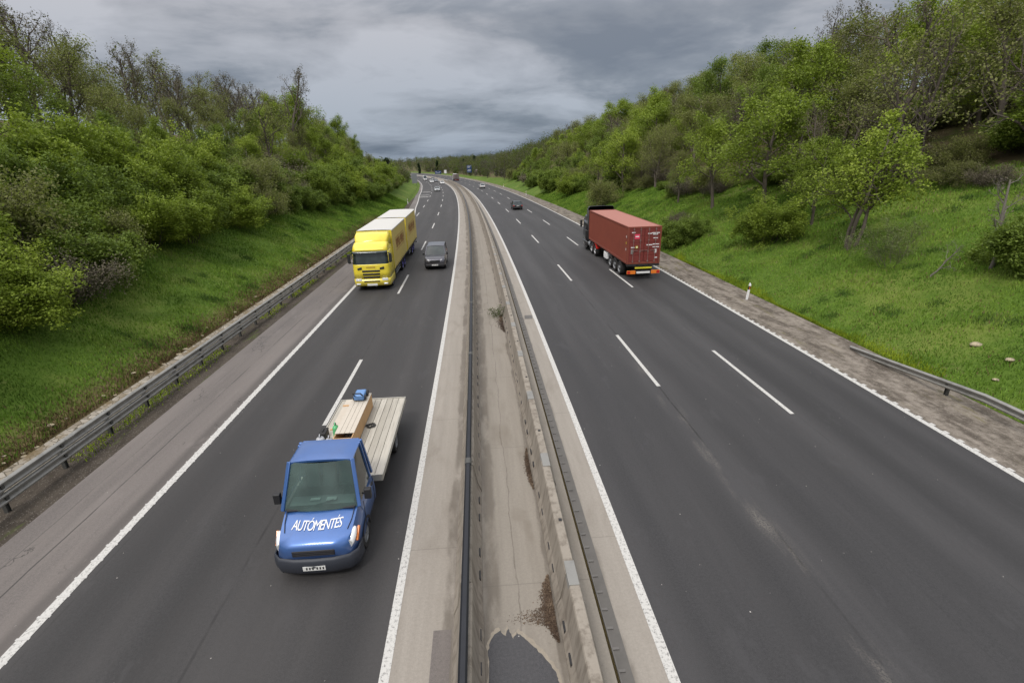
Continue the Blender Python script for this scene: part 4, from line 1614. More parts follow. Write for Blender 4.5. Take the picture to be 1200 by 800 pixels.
M['blade_dark'] = blade_mat('coarse_blades', [(0, (.035, .075, .014)), (.6, (.075, .135, .024)), (1, (.15, .19, .05))])
blades('tall_grass', 'darker coarse tufts and weeds scattered over both grass slopes', clump_spots, 26000, 12, M['blade_dark'])


def stalk_spots(r_, n):
    s = 8 + 60 * r_.rand(n) ** 1.4
    return s, GR + .3 + r_.rand(n) * np.interp(s, [0, 45, 80], [19, 14, 9])


blades('dead_stalks', 'thin straw-coloured dead stalks scattered through the right grass slope', stalk_spots, 9000, 13, M['blade_dry'])

# --- heaps of dead leaves and grit against the right barrier, a weed between them
def debris(name, label, s0, s1, oc, wd, n, seed, mats, z=.006, size=.021):
    r_ = np.random.RandomState(seed)
    s = r_.uniform(s0, s1, n)
    t = (s - s0) / (s1 - s0)
    o = oc - np.abs(r_.normal(0, 1, n)) * wd * np.sin(np.pi * np.clip(t, .02, .98)) ** .7
    x, y, zz3 = P(s, o)
    c = np.stack([x, y, zz3 + z + np.abs(r_.normal(0, .03, n)) * np.exp(-(oc - o) / wd)], 1)
    nrm = r_.normal(0, .5, (n, 3)); nrm[:, 2] = 1; nrm /= np.linalg.norm(nrm, axis=1)[:, None]
    a = np.cross(nrm, r_.normal(0, 1, (n, 3))); a /= np.linalg.norm(a, axis=1)[:, None]
    b = np.cross(nrm, a)
    sz = (size * r_.uniform(.4, 1.2, n))[:, None]
    v = np.stack([c - a * sz, c - b * sz * .6, c + a * sz, c + b * sz * .6], 1).reshape(-1, 3)
    me = np_mesh(name, v, np.arange(n * 4).reshape(-1, 4), mats, 4)
    ob = bpy.data.objects.new(name, me)
    C.objects.link(ob)
    return tag(ob, label, 'debris', kind='stuff')


M['dead'] = blade_mat('dead_leaves', [(0, (.035, .024, .018)), (.5, (.085, .056, .038)), (1, (.24, .18, .12))])
debris('dead_leaves', 'narrow heap of brown dead leaves against the right barrier, half-way along', 11.1, 13.1, 1.14, .06, 3600, 21, M['dead'])
debris('dead_leaves', 'wide heap of brown leaves and grit beside the dark asphalt patch', 6.55, 8.1, 1.12, .11, 4200, 22, M['dead'])
debris('dead_leaves', 'thin fan of grit and leaves at the top of the dark asphalt patch', 6.9, 7.35, 1.05, .34, 1100, 23, M['dead'], size=.016)
debris('dead_leaves', 'brown leaves below the green weed against the right barrier', 24.2, 27.2, 1.12, .16, 1100, 24, M['dead'], size=.04)


M['leaf_weed'] = leaf_mat('weed_leaves', (.03, .05, .012), (.06, .09, .022), (.11, .14, .04))


def weed(s, off, h, label, seed):
    pl = Plant(seed)
    sp_ = dict(seg=[3, 2, 2, 2], wob=[.3, .3, .3, .3], up=[.02, 0, 0, 0], sides=[3, 3, 3, 3], leaf_from=0, max=1, nch=[4, 0, 0], t0=[.1, 0, 0],
               ang=[(25, 60)] * 3, ratio=[(.4, .7)] * 3, taper=[.2] * 3, rr=[.6] * 3)
    for i in range(16):
        az = i * 2.4
        pl.grow([math.cos(az) * .08, math.sin(az) * .1, 0], [math.cos(az) * .6, math.sin(az) * .6, 1], h, .005, 0, sp_)
    r = thing('weed', label, 'plant', tuple(float(q) for q in P(s, off)))
    for nm, me in (('stems', pl.wood('stems', M['bark'])), ('foliage', np_mesh('foliage', *pl.leaves(4, .03, .05), M['leaf_weed'], 4))):
        o = bpy.data.objects.new(nm, me); C.objects.link(o); o.parent = r


weed(27.0, .88, .55, 'green weed sprouting against the right barrier in the median', 31)

# --- pale stones on the right slope and on the left gutter edge
M['stone'] = barrier_mat('pale_stone', (.36, .29, .17), (.50, .43, .29))


def stone(s, off, r0, label, seed, group=None):
    r_ = np.random.RandomState(seed)
    b = MB()
    rings = []
    for i in range(6):
        ph = math.pi * i / 5
        rings.append([(math.cos(t) * math.sin(ph) * r0 * (1 + r_.uniform(-.16, .16)) * 1.25, math.sin(t) * math.sin(ph) * r0 * (1 + r_.uniform(-.16, .16)),
                       -math.cos(ph) * r0 * .45) for t in np.linspace(0, 2 * math.pi, 9)[:-1]])
    b.grid(rings, closed=True)
    o = b.build('stone', M['stone'], smooth=True)
    o.location = G(s, off, r0 * .22) if terrain(s, off) > 0 else tuple(float(q) for q in P(s, off, .07))
    return tag(o, label, 'stone', group)


stone(17.0, 19.7, .19, 'larger pale stone lying in the right grass', 1)
stone(15.4, 19.4, .14, 'smaller pale stone in the right grass, nearer the corner', 2)
stone(14.8, 18.35, .10, 'small half-buried pale stone higher in the right grass', 3)
rs = random.Random(4)
for i in range(46):
    s = 9 + 40 * rs.random() ** 1.4
    o = stone(s, float(grass_l(s)) + .05 - rs.uniform(-.05, .5), rs.uniform(.05, .12), 'grey-white stone in the row edging the left concrete gutter', 100 + i, 'stones along the left gutter')

# ============================================================ vehicles (local frame: +x forward, +y left, z up)
def put(root, s, off, forward, dx=0.0):
    """s, off = centre of the vehicle's rear (forward) or nose (oncoming)"""
    x, y, z = P(s, off)
    th = float(frame(s)[2])
    root.location = (float(x), float(y), float(z))
    root.rotation_euler[2] = th + math.pi / 2 if forward else th - math.pi / 2
    return root


def wheel(parent, x, y, r, wd, side, rim='rim', deep=.04, truck=False):
    """side = +1 when the outer face looks to +y"""
    b = MB()
    h = wd / 2
    prof = [(r * .62, -h * .9), (r * .9, -h), (r * .97, -h * .8), (r, -h * .5), (r, h * .5), (r * .97, h * .8), (r * .9, h), (r * .62, h * .9)]
    b.lathe_y([(a, t * side) for a, t in prof], x, y, r, 28)
    t = b.build('wheel', M['tyre'], parent, smooth=True)
    b = MB()
    k = side
    if truck:
        prof = [(r * .63, h * .88), (r * .60, h * .6), (r * .52, h * .35), (r * .30, h * .45), (r * .28, h * .95), (r * .16, h * 1.05), (.001, h * 1.05)]
    else:
        prof = [(r * .63, h * .88), (r * .60, h * .7), (r * .50, h * .5), (r * .22, h * .62), (r * .16, h * .72), (.001, h * .72)]
    b.lathe_y([(a, q * k) for a, q in prof], x, y, r, 20)
    if not truck:
        for i in range(5):
            a = 2 * math.pi * i / 5
            b.bar((x + math.cos(a) * r * .1, y + k * h * .66, r + math.sin(a) * r * .1), (x + math.cos(a) * r * .6, y + k * h * .74, r + math.sin(a) * r * .6), .05, .05)
    b.build('rim', M[rim], t, smooth=True)
    return t


def text_mesh(body, name, size, m, parent, fn, shear=0.0, depth=0.0, spacing=1.0):
    """letters as real geometry; fn maps flat (u, v) to a local point"""
    cu = bpy.data.curves.new(name, 'FONT')
    cu.body = body; cu.size = size; cu.align_x = 'CENTER'; cu.shear = shear; cu.space_character = spacing
    cu.resolution_u = 3
    o = bpy.data.objects.new(name, cu)
    C.objects.link(o)
    dg = bpy.context.evaluated_depsgraph_get()
    me = bpy.data.meshes.new_from_object(o.evaluated_get(dg))
    C.objects.unlink(o); bpy.data.objects.remove(o)
    for v in me.vertices: v.co = fn(v.co.x, v.co.y)
    me.materials.clear(); me.materials.append(m)
    o = bpy.data.objects.new(name, me)
    C.objects.link(o); o.parent = parent
    return o


def smooth_loft(b, stations, ny=9):
    """stations: (x, half width, z_low, z_waist, z_top, crown); closed shell, rounded shoulders"""
    rings = []
    for x, hw, zl, zw, zt, cr in stations:
        r = [(x, -hw * .86, zl), (x, -hw * .985, zl + (zw - zl) * .25), (x, -hw, zw), (x, -hw * .975, zw + (zt - zw) * .55), (x, -hw * .90, zt - .01)]
        r += [(x, -hw * .55, zt + cr * .7), (x, 0, zt + cr)]
        r += [(a, -c, d) for a, c, d in r[:-1][::-1]]
        rings.append(r)
    b.grid(rings, closed=True, cap0=True, cap1=True)


def patch(corners, n=6, bulge=0.0, nrm=(0, 0, 1), m=4):
    """bilinear quad grid with a bulge along nrm; corners a b c d round the quad"""
    a, b_, c, d = [Vector(q) for q in corners]
    N = Vector(nrm)
    rows = []
    for j in range(m + 1):
        v = j / m
        row = []
        for i in range(n + 1):
            u = i / n
            p = a * (1 - u) * (1 - v) + b_ * u * (1 - v) + c * u * v + d * (1 - u) * v
            row.append(p + N * (bulge * 4 * u * (1 - u)))
        rows.append(row)
    return rows


def greenhouse(parent, paint, zs, zr, xf, xtf, xtr, xr, wb, wt, bp=(), glass='glass', bul=.07, thick=.045, side_from=0.0):
    """windscreen, rear window, side windows, pillars and roof; x positions of base front, top front, top rear, base rear"""
    mp = M[paint]
    for nm, x0, x1, bl in (('windscreen', xf, xtf, bul), ('rear_window', xr, xtr, -bul * .5)):
        b = MB()
        b.grid(patch([(x0, wb, zs), (x0, -wb, zs), (x1, -wt, zr), (x1, wt, zr)], 8, bl, (1, 0, 0)))
        b.build(nm, M[glass if nm == 'windscreen' else 'glass'], parent, smooth=True)
    for sg in (1, -1):
        cuts = [0] + [q for q in bp] + [1]
        for i in range(len(cuts) - 1):
            a, c = cuts[i], cuts[i + 1]
            f = lambda t: xf + (xr - xf) * t
            g_ = lambda t: xtf + (xtr - xtf) * t
            b = MB()
            b.grid(patch([(f(a), sg * wb, zs), (f(c), sg * wb, zs), (g_(c), sg * wt, zr), (g_(a), sg * wt, zr)], 3, .012 * sg, (0, 1, 0)))
            b.build('side_window', M['glass'], parent, smooth=True)
        for t in cuts:
            b = MB()
            wdt = thick if t not in (0, 1) else thick * 1.35
            b.bar((f(t), sg * (wb + .004), zs - .02), (g_(t), sg * (wt + .004), zr + .01), wdt * 1.3, wdt)
            b.build('pillar', mp, parent, bevel=.012)
    b = MB()
    n = 8
    rings = []
    for i in range(n + 1):
        t = i / n
        x = xtf + .03 + (xtr - .03 - xtf - .03) * t
        edge = 1 - .35 * abs(2 * t - 1) ** 4
        rings.append([(x, wt * q * 1.02, zr + (.055 * edge) * (1 - abs(q) ** 3) - (0.004 if abs(q) == 1 else 0)) for q in (-1, -.93, -.75, -.4, 0, .4, .75, .93, 1)])
    b.grid(rings)
    lowr = [[(x, y, z - .05) for x, y, z in r] for r in rings]
    b.grid([r[::-1] for r in lowr])
    b.grid([[r[0] for r in rings][::-1], [r[0] for r in lowr][::-1]])
    b.grid([[r[-1] for r in rings], [r[-1] for r in lowr]])
    b.grid([rings[0], lowr[0]]); b.grid([rings[-1][::-1], lowr[-1][::-1]])
    return b.build('roof', mp, parent, smooth=True)


def plate(parent, x, z, back=False, wd=.52, ht=.11):
    s = -1 if back else 1
    b = MB(); b.box(min(x, x + s * .012), max(x, x + s * .012), -wd / 2, wd / 2, z - ht / 2, z + ht / 2)
    p = b.build('number_plate', M['plate'], parent)
    b = MB()
    for i in range(6):
        y = -wd * .36 + i * wd * .135 + (.03 if i > 2 else 0)
        b.box(x + s * .012, x + s * .015, y, y + wd * .07, z - ht * .28, z + ht * .28)
    b.build('plate_characters', M['ink'], p)
    return p


def mirror(parent, x, y, z, sg, sz=1.0, m='plastic'):
    b = MB()
    b.bar((x, y, z - .03 * sz), (x, y + sg * .12 * sz, z), .04, .04)
    b.box(x - .05 * sz, x + .06 * sz, min(y + sg * .08 * sz, y + sg * .26 * sz), max(y + sg * .08 * sz, y + sg * .26 * sz), z - .09 * sz, z + .11 * sz)
    return b.build('wing_mirror', M[m], parent, bevel=.02)


def arch(parent, x, y, r, sg):
    """dark wheel housing seen above the tyre"""
    b = MB()
    n = 12
    ro, ri = r * 1.22, r * 1.05
    pts = [(math.cos(math.pi * i / n), math.sin(math.pi * i / n)) for i in range(n + 1)]
    b.grid([[(x + ro * c, y + sg * .012, r + ro * s_) for c, s_ in pts], [(x + ri * c * .98, y + sg * .012, r + ri * s_ * .98) for c, s_ in pts],
            [(x + ri * c * .98, y - sg * .25, r + ri * s_ * .98) for c, s_ in pts]])
    b.build('wheel_arch', M['plastic'], parent)


def car(label, cat, paint, L=4.4, W=1.8, H=1.48, style='hatch', name='car', group=None, roof=None):
    root = thing(name, label, cat, group=group)
    hw = W / 2
    zs = {'hatch': .93, 'suv': 1.08, 'sedan': .92, 'van': 1.12}[style]
    hood = {'hatch': .80, 'suv': .98, 'sedan': .80, 'van': .95}[style]
    r = .33 if style != 'suv' else .37
    xa, xb = -L / 2, L / 2
    st = {'hatch': [(xa, .80, .38, .62, .86, .0), (xa + .12, .97, .28, .6, .93, .01), (xa + .9, 1, .22, .6, zs, .0), (0, 1, .2, .58, zs, 0), (xb - 1.25, 1, .2, .58, zs - .02, .01),
                    (xb - .75, .99, .22, .56, hood + .05, .03), (xb - .22, .93, .26, .5, hood - .1, .03), (xb, .74, .34, .48, hood - .25, .0)],
          'suv': [(xa, .92, .42, .72, 1.02, .0), (xa + .1, .98, .36, .7, zs, .01), (xa + .9, 1, .32, .68, zs, .0), (0, 1, .3, .66, zs, 0), (xb - 1.3, 1, .3, .66, zs, .01),
                  (xb - .6, .99, .32, .64, hood + .02, .03), (xb - .14, .96, .36, .6, hood - .05, .02), (xb, .88, .42, .58, hood - .2, .0)]}
    st['sedan'] = st['hatch']; st['van'] = st['suv']
    b = MB()
    smooth_loft(b, [(x, k * hw, a, c, d, e_) for x, k, a, c, d, e_ in st[style]])
    body = b.build('body', M[paint], root, smooth=True, angle=50)
    if style == 'suv':
        greenhouse(root, roof or paint, zs - .02, H - .05, xb - 1.25, xb - 1.85, xa + .28, xa + .10, hw * .93, hw * .80, (.36, .68))
    elif style == 'van':
        greenhouse(root, roof or paint, zs - .02, H - .05, xb - .75, xb - 1.45, xa + .12, xa + .05, hw * .95, hw * .86, (.3,))
    elif style == 'sedan':
        greenhouse(root, roof or paint, zs - .03, H - .05, xb - 1.2, xb - 1.95, xa + 1.15, xa + .62, hw * .92, hw * .72, (.45,))
    else:
        greenhouse(root, roof or paint, zs - .03, H - .05, xb - 1.15, xb - 1.9, xa + .55, xa + .16, hw * .92, hw * .74, (.34, .66))
    for x in (xa + .78, xb - .85):
        for sg in (1, -1):
            arch(root, x, sg * hw * .985, r, sg)
            wheel(root, x, sg * (hw - .13), r, .22, sg)
    fz = hood - .26
    for sg in (1, -1):
        b = MB()
        y0, y1 = sorted((sg * hw * .52, sg * hw * .90))
        xi, xo = xb + .02, xb - .10
        xa_, xb_ = (xi, xo) if sg > 0 else (xo, xi)
        b.hexa([(xb - .3, y0, fz - .03), (xa_, y0, fz - .03), (xb_, y1, fz - .03), (xb - .34, y1, fz - .03)],
               [(xb - .3, y0, fz + .13), (xa_ - .05, y0, fz + .15), (xb_ - .05, y1, fz + .18), (xb - .34, y1, fz + .18)])
        b.build('headlight', M['lamp'], root, bevel=.02)
        b = MB()
        b.box(xa - .012, xa + .14, min(sg * hw * .72, sg * hw * .95), max(sg * hw * .72, sg * hw * .95), zs - .25, zs - .07)
        b.build('tail_light', M['red_lamp'], root, bevel=.02)
        mirror(root, xb - 1.35, sg * hw * .94, zs + .05, sg, .9, 'plastic' if style == 'suv' else paint)
    b = MB()
    b.box(xb - .10, xb + .03, -hw * .46, hw * .46, fz - .04, fz + .10)
    for k in range(3): b.box(xb + .028, xb + .042, -hw * .45, hw * .45, fz - .02 + k * .045, fz - .005 + k * .045)
    b.build('grille', M['plastic'], root, bevel=.01)
    b = MB(); b.box(xb - .22, xb + .045, -hw * .86, hw * .86, .30, .50)
    b.build('front_bumper', M['plastic' if style == 'suv' else paint], root, bevel=.05, seg=3)
    b = MB(); b.box(xa - .04, xa + .2, -hw * .86, hw * .86, .32, .50)
    b.build('rear_bumper', M['plastic' if style in ('suv', 'hatch') else paint], root, bevel=.05, seg=3)
    plate(root, xb + .05, .44)
    plate(root, xa - .014, .72 if style != 'suv' else .66, True)
    for sg in (1, -1):
        b = MB()
        for x in (xb - 1.4, 0.05, xa + 1.0):
            b.box(x - .006, x + .006, sg * hw * .992 - .004, sg * hw * .992 + .004, .42, zs - .08)
        b.build('door_seam', M['plastic'], body)
        b = MB()
        for x in (-.25, -1.15): b.box(x - .07, x + .07, min(sg * hw * .98, sg * (hw + .02)), max(sg * hw * .98, sg * (hw + .02)), zs - .17, zs - .13)
        b.build('door_handle', M['plastic'], body)
    return root


# ------------------------------------------------------------ blue flatbed truck
def blue_truck():
    t = thing('flatbed_truck', 'blue flatbed truck with long pale deck carrying a wooden crate, nearest vehicle', 'truck')
    hw = .98
    X0 = 0.0            # nose
    b = MB()
    st = [(-.02, .70, .42, .62, .86, .0), (-.10, .86, .36, .62, .93, .02), (-.32, .955, .34, .64, .99, .035), (-.58, .98, .34, .66, 1.09, .035), (-.86, 1.0, .34, .68, 1.20, .03),
          (-.90, 1.0, .34, .68, 1.21, .0), (-1.7, 1.0, .34, .7, 1.22, .0), (-2.18, 1.0, .36, .7, 1.22, 0)]
    smooth_loft(b, [(x, k * hw, a, c, d, e_) for x, k, a, c, d, e_ in st])
    body = b.build('cab_body', M['blue'], t, smooth=True, angle=50)
    # front bumper: dark lower part
    b = MB()
    rings = []
    for z, g_ in ((.22, -.02), (.30, .03), (.44, .055), (.56, .045), (.62, .01)):
        rings.append([(x + g_, y, z) for x, y in ((-.55, -.985), (-.22, -.96), (-.07, -.80), (.0, -.45), (.015, 0), (.0, .45), (-.07, .80), (-.22, .96), (-.55, .985))])
    b.grid([r_[::-1] for r_ in rings])
    b.build('front_bumper', M['bumper_dark'], t, smooth=True, solid=.03, angle=60)
    b = MB(); b.box(-.10, -.008, -.50, .50, .65, .80)
    gr = b.build('grille', M['plastic'], t, bevel=.02)
    b = MB()
    for k in range(3): b.box(-.012, .002, -.47, .47, .67 + k * .045, .682 + k * .045)
    b.build('grille_bar', M['darkgrey'], gr)
    plate(t, .085, .42)
    for sg in (1, -1):
        b = MB()
        c0, c1 = Vector((-.12, sg * .76, .70)), Vector((-.46, sg * .90, 1.0))
        b = MB()
        ax = (c1 - c0).normalized(); s1 = Vector((0, 1, 0)); s2 = ax.cross(s1).normalized(); s1 = s2.cross(ax)
        rings = []
        for i in range(9):
            t2 = i / 8
            k = math.sin(math.pi * (t2 * .94 + .03)) ** .55
            cc_ = c0 + (c1 - c0) * t2
            rings.append([cc_ + s1 * (.125 * k * (1 - .25 * t2) * math.cos(a)) + s2 * (.085 * k * math.sin(a)) for a in [2 * math.pi * j / 14 for j in range(14)]])
        b.grid(rings, closed=True, cap0=True, cap1=True)
        hl = b.build('headlight', M['lamp'], t, smooth=True, angle=80)
        b = MB()
        cc_ = c0 + (c1 - c0) * .30
        b.tube(cc_ + Vector((.04, 0, .03)), cc_ + Vector((.085, 0, .045)), .06, n=14)
        b.build('bulb_housing', M['lamp_in'], hl)
        b = MB()
        a = Vector((-.30, sg * .945, .74)); c = Vector((-.52, sg * .968, .96))
        b.bar(a, c, .05, .07)
        b.build('indicator', M['orange_lamp'], t, bevel=.01)
        # wipers, mirrors
        b = MB()
        b.bar((-.84, sg * .05 - .35, 1.255), (-.94, sg * .05 + .35, 1.37), .014, .014)
        b.build('wiper', M['plastic'], t)
        b = MB()
        b.bar((-1.16, sg * .94, 1.34), (-1.08, sg * 1.08, 1.36), .04, .04)
        y0, y1 = sorted((sg * 1.03, sg * 1.20))
        b.box(-1.14, -1.02, y0, y1, 1.26, 1.52)
        b.build('wing_mirror', M['plastic'], t, bevel=.03, seg=3)
    greenhouse(t, 'blue', 1.22, 2.16, -.86, -1.34, -2.14, -2.16, .93, .77, (.86,), 'glass_green', .10, .055)
    # raised roof lip and beacon bar seen at the back of the roof
    # inside the cab: dash, wheel, seats
    b = MB(); b.box(-2.10, -.90, -.86, .86, 1.235, 1.25); ins = b.build('cab_interior', M['plastic'], t)
    b = MB(); b.hexa([(-.94, -.80, 1.25), (-.94, .80, 1.25), (-1.2, .80, 1.25), (-1.2, -.80, 1.25)][::-1], [(-.98, -.78, 1.29), (-.98, .78, 1.29), (-1.18, .78, 1.33), (-1.18, -.78, 1.33)][::-1])
    b.build('dashboard', M['hub'], ins, bevel=.01)
    for y in (-.42, .0, .42):
        b = MB(); b.hexa([(-1.72, y - .19, 1.25), (-1.60, y - .19, 1.25), (-1.60, y + .19, 1.25), (-1.72, y + .19, 1.25)], [(-1.84, y - .16, 1.74), (-1.75, y - .16, 1.74), (-1.75, y + .16, 1.74), (-1.84, y + .16, 1.74)])
        b.box(-1.87, -1.79, y - .11, y + .11, 1.77, 1.93)
        b.build('seat', M['seat'], ins, bevel=.03, seg=3)
    b = MB()
    for i in range(16):
        a0, a1 = 2 * math.pi * i / 16, 2 * math.pi * (i + 1) / 16
        f_ = lambda a: (-1.30 - .10 * math.sin(a), .44 + .19 * math.cos(a), 1.38 + .12 * math.sin(a))
        b.tube(f_(a0), f_(a1), .016, n=6, cap=False)
    b.tube((-1.22, .44, 1.30), (-1.30, .44, 1.38), .03, n=8)
    b.build('steering_wheel', M['chassis'], ins)
    b = MB(); b.box(-1.08, -1.0, -.30, -.06, 1.335, 1.345); b.box(-1.1, -.98, .10, .34, 1.325, 1.335); b.build('papers', M['white_vinyl'], ins)
    # rear wall of the cab
    b = MB(); b.hexa([(-2.23, -.93, .6), (-2.175, -.93, .6), (-2.175, .93, .6), (-2.23, .93, .6)], [(-2.23, -.74, 2.17), (-2.175, -.74, 2.17), (-2.175, .74, 2.17), (-2.23, .74, 2.17)])
    b.build('cab_rear_wall', M['blue'], t, bevel=.02)
    for sg in (1, -1):
        b = MB()
        for x in (-1.06, -2.02): b.box(x - .006, x + .006, sg * .98 - .006, sg * .98 + .006, .5, 1.18)
        b.box(-2.02, -1.06, sg * .98 - .006, sg * .98 + .006, .49, .502)
        b.build('door_seam', M['plastic'], body)
        b = MB(); y0, y1 = sorted((sg * .965, sg * 1.01)); b.box(-1.98, -1.82, y0, y1, 1.03, 1.07)
        b.build('door_handle', M['plastic'], body, bevel=.01)
    b = MB()
    for sg in (1, -1):
        pts_ = [(-.84, sg * .82, 1.222), (-.58, sg * .80, 1.108), (-.36, sg * .74, 1.025)]
        for p_, q_ in zip(pts_[:-1], pts_[1:]): b.bar((p_[0], p_[1], p_[2] - .004), (q_[0], q_[1], q_[2] - .004), .012, .022)
    b.build('bonnet_seam', M['plastic'], body)
    b = MB(); b.hexa([(-.80, -.82, 1.205), (-.80, .82, 1.205), (-.90, .86, 1.215), (-.90, -.86, 1.215)][::-1], [(-.80, -.82, 1.245), (-.80, .82, 1.245), (-.90, .86, 1.26), (-.90, -.86, 1.26)][::-1])
    b.build('cowl', M['plastic'], t, bevel=.01)
    # bonnet lettering
    def hood(u, v):
        x = -.40 - v * 1.5 - .12 * (u / .8) ** 2 + .06
        z = float(np.interp(-x, [.10, .32, .58, .86], [.95, 1.025, 1.125, 1.23]))
        return Vector((x, u, z + .018 - .05 * (u / .9) ** 2))
    text_mesh('AUTÓMENTÉS', 'bonnet_lettering', .215, M['white_vinyl'], body, hood, shear=.12, spacing=.80)
    for o_ in list(t.children_recursive):
        for v in o_.data.vertices: v.co.y *= .91
    # chassis and deck
    b = MB()
    for y in (-.40, .40): b.box(-6.55, -2.0, y - .035, y + .035, .62, .80)
    for x in (-2.9, -3.9, -4.9, -5.9): b.box(x - .04, x + .04, -.9, .9, .80, .88)
    b.build('chassis_frame', M['chassis'], t)
    b = MB()
    x = -6.72
    npl = 11
    wdp = 2.10 / npl
    for i in range(npl):
        y0 = -1.05 + i * wdp
        b.box(-6.72, -2.34, y0 + .006, y0 + wdp - .006, .90, .955)
    dk = b.build('deck', M['deck'], t, bevel=.006)
    b = MB()
    for sg in (1, -1): b.box(-6.74, -2.32, sg * 1.065 - .02, sg * 1.065 + .02, .83, .975)
    b.box(-6.77, -6.73, -1.085, 1.085, .83, .975); b.box(-2.33, -2.29, -1.085, 1.085, .83, 1.02)
    b.build('deck_frame', M['deck_edge'], t, bevel=.006)
    b = MB(); b.box(-6.8, -6.72, -.95, .95, .42, .55)
    b.build('rear_bumper', M['chassis'], t, bevel=.01)
    for sg in (1, -1):
        b = MB(); y0, y1 = sorted((sg * .62, sg * .94)); b.box(-6.83, -6.80, y0, y1, .43, .54)
        b.build('tail_light', M['red_lamp'], t)
        b = MB(); y0, y1 = sorted((sg * .60, sg * .98)); b.box(-6.0, -4.55, y0, y1, .66, .70)
        b.build('mudguard', M['plastic'], t, bevel=.01)
        arch(t, -.98, sg * .89, .34, sg)
        wheel(t, -.98, sg * .77, .34, .23, sg, 'hub')
        wheel(t, -5.0, sg * .86, .34, .23, sg, 'hub')
        b = MB(); y0, y1 = sorted((sg * .75, sg * .98)); b.box(-3.9, -3.1, y0, y1, .42, .72)
        b.build('side_box', M['chassis'], t, bevel=.02)
    return t


M['seat'] = mat('seat_fabric', .9, 0, (.09, .10, .105))
M['bumper_dark'] = mat('bumper_dark', .55, 0, (.030, .034, .045))
m_ = mat('deck_boards', .6)
t_ = NT(m_)
o_ = t_.obj()
g_ = t_.n('ShaderNodeNewGeometry')
cc = t_.mix(g_.outputs['Random Per Island'], (.33, .305, .255), (.47, .44, .38))
cc = t_.mix(t_.math('MULTIPLY', t_.step(t_.noise(t_.scale(o_, (.6, 9, 1)), 2.4, 6, .65), .45, .72), .6), cc, (.24, .215, .18))
t_.color(cc)
M['deck'] = m_
M['deck_edge'] = metal_mat('deck_edge_metal', (.45, .43, .38), .5, .3, .5)
BT = put(blue_truck(), 8.47, -3.87, False)


def local_thing(root, name, label, cat, x, y, z, rot=0.0):
    """a load item: top-level, placed in the frame of the vehicle it rides on"""
    th = root.rotation_euler[2]
    c, s_ = math.cos(th), math.sin(th)
    L_ = root.location
    return thing(name, label, cat, (L_[0] + x * c - y * s_, L_[1] + x * s_ + y * c, L_[2] + z), th + rot)


M['ply'] = bark_mat('plywood', (.42, .25, .13), (.58, .38, .21))
M['plypale'] = bark_mat('pale_board', (.46, .41, .34), (.58, .53, .46))
# image-left half of the deck is the vehicle's own right (-y)
c_ = local_thing(BT, 'wooden_crate', 'long open brown wooden crate with pale lid lying on the truck deck', 'crate', -4.75, -.17, .957)
b = MB(); b.box(-1.45, 1.25, -.26, -.235, .0, .46); b.build('side_board', M['ply'], c_, bevel=.004)
b = MB(); b.box(-1.45, 1.25, .235, .26, .0, .46); b.build('side_board', M['ply'], c_, bevel=.004)
b = MB(); b.box(-1.45, -1.425, -.234, .234, .0, .46); b.build('end_board', M['ply'], c_, bevel=.004)
b = MB(); b.box(1.225, 1.25, -.234, .234, .0, .46); b.build('end_board', M['ply'], c_, bevel=.004)
b = MB()
for k in range(4): b.box(-1.47, 1.0, -.27 + k * .136, -.27 + k * .136 + .128, .462, .482)
b.build('lid', M['plypale'], c_, bevel=.003)
c_ = local_thing(BT, 'pale_panel', 'flat pale board lying on the truck deck beside the brown crate', 'board', -5.3, -.72, .957)
b = MB(); b.box(-1.3, 1.35, -.14, .12, .0, .09); b.build('board', M['plypale'], c_, bevel=.005)
for x_ in (-.9, .6):
    b = MB(); b.box(x_, x_ + .08, -.145, .125, .091, .11); b.build('batten', M['ply'], c_)


def canister(label, x, y, m, h=.42, col=None, r=.13):
    c_ = local_thing(BT, 'canister', label, 'canister', x, y, .957, .2)
    b = MB()
    rings = []
    for z, k in ((0, .9), (.03, 1), (h * .75, 1), (h * .86, .8), (h * .93, .35), (h, .3)):
        rings.append([(math.cos(a) * r * k * 1.15, math.sin(a) * r * k * .9, z) for a in [math.pi * 2 * i / 14 for i in range(14)]])
    b.grid([q[::-1] for q in rings], closed=True, cap0=True, cap1=True)
    b.build('container', m, c_, smooth=True)
    b = MB(); b.tube((0, 0, h), (0, 0, h + .03), .035, n=10); b.build('cap', M[col or 'plastic'], c_)
    b = MB(); b.bar((-.08, 0, h * .9), (-.02, 0, h + .05), .02, .02); b.bar((-.02, 0, h + .05), (.07, 0, h + .02), .02, .02)
    b.build('handle', m, c_)


M['milk'] = mat('milky_plastic', .4, 0, (.42, .43, .45))
M['green_pl'] = mat('green_plastic', .4, 0, (.10, .42, .17))
M['blue_pl'] = mat('blue_plastic', .4, 0, (.12, .25, .50))
canister('white plastic canister standing right behind the blue cab, outer one', -3.75, -.86, M['milk'], .42, r=.13)
canister('white plastic canister right behind the blue cab, next to the middle', -3.70, -.60, M['milk'], .40, r=.12)
canister('small green canister on the truck deck behind the white ones', -4.25, -.56, M['green_pl'], .50, r=.10)
c_ = local_thing(BT, 'equipment_box', 'dark toolbox behind the cab at the edge of the truck deck', 'toolbox', -4.25, -.92, .957)
b = MB(); b.box(-.18, .18, -.10, .10, 0, .26); b.build('box_body', M['plastic'], c_, bevel=.02)
b = MB(); b.box(-.19, .19, -.105, .105, .262, .31); lid = b.build('lid', M['chassis'], c_, bevel=.015)
b = MB(); b.bar((-.08, 0, .335), (.08, 0, .335), .02, .02); b.box(-.085, -.065, -.01, .01, .31, .34); b.box(.065, .085, -.01, .01, .31, .34); b.build('handle', M['plastic'], lid)
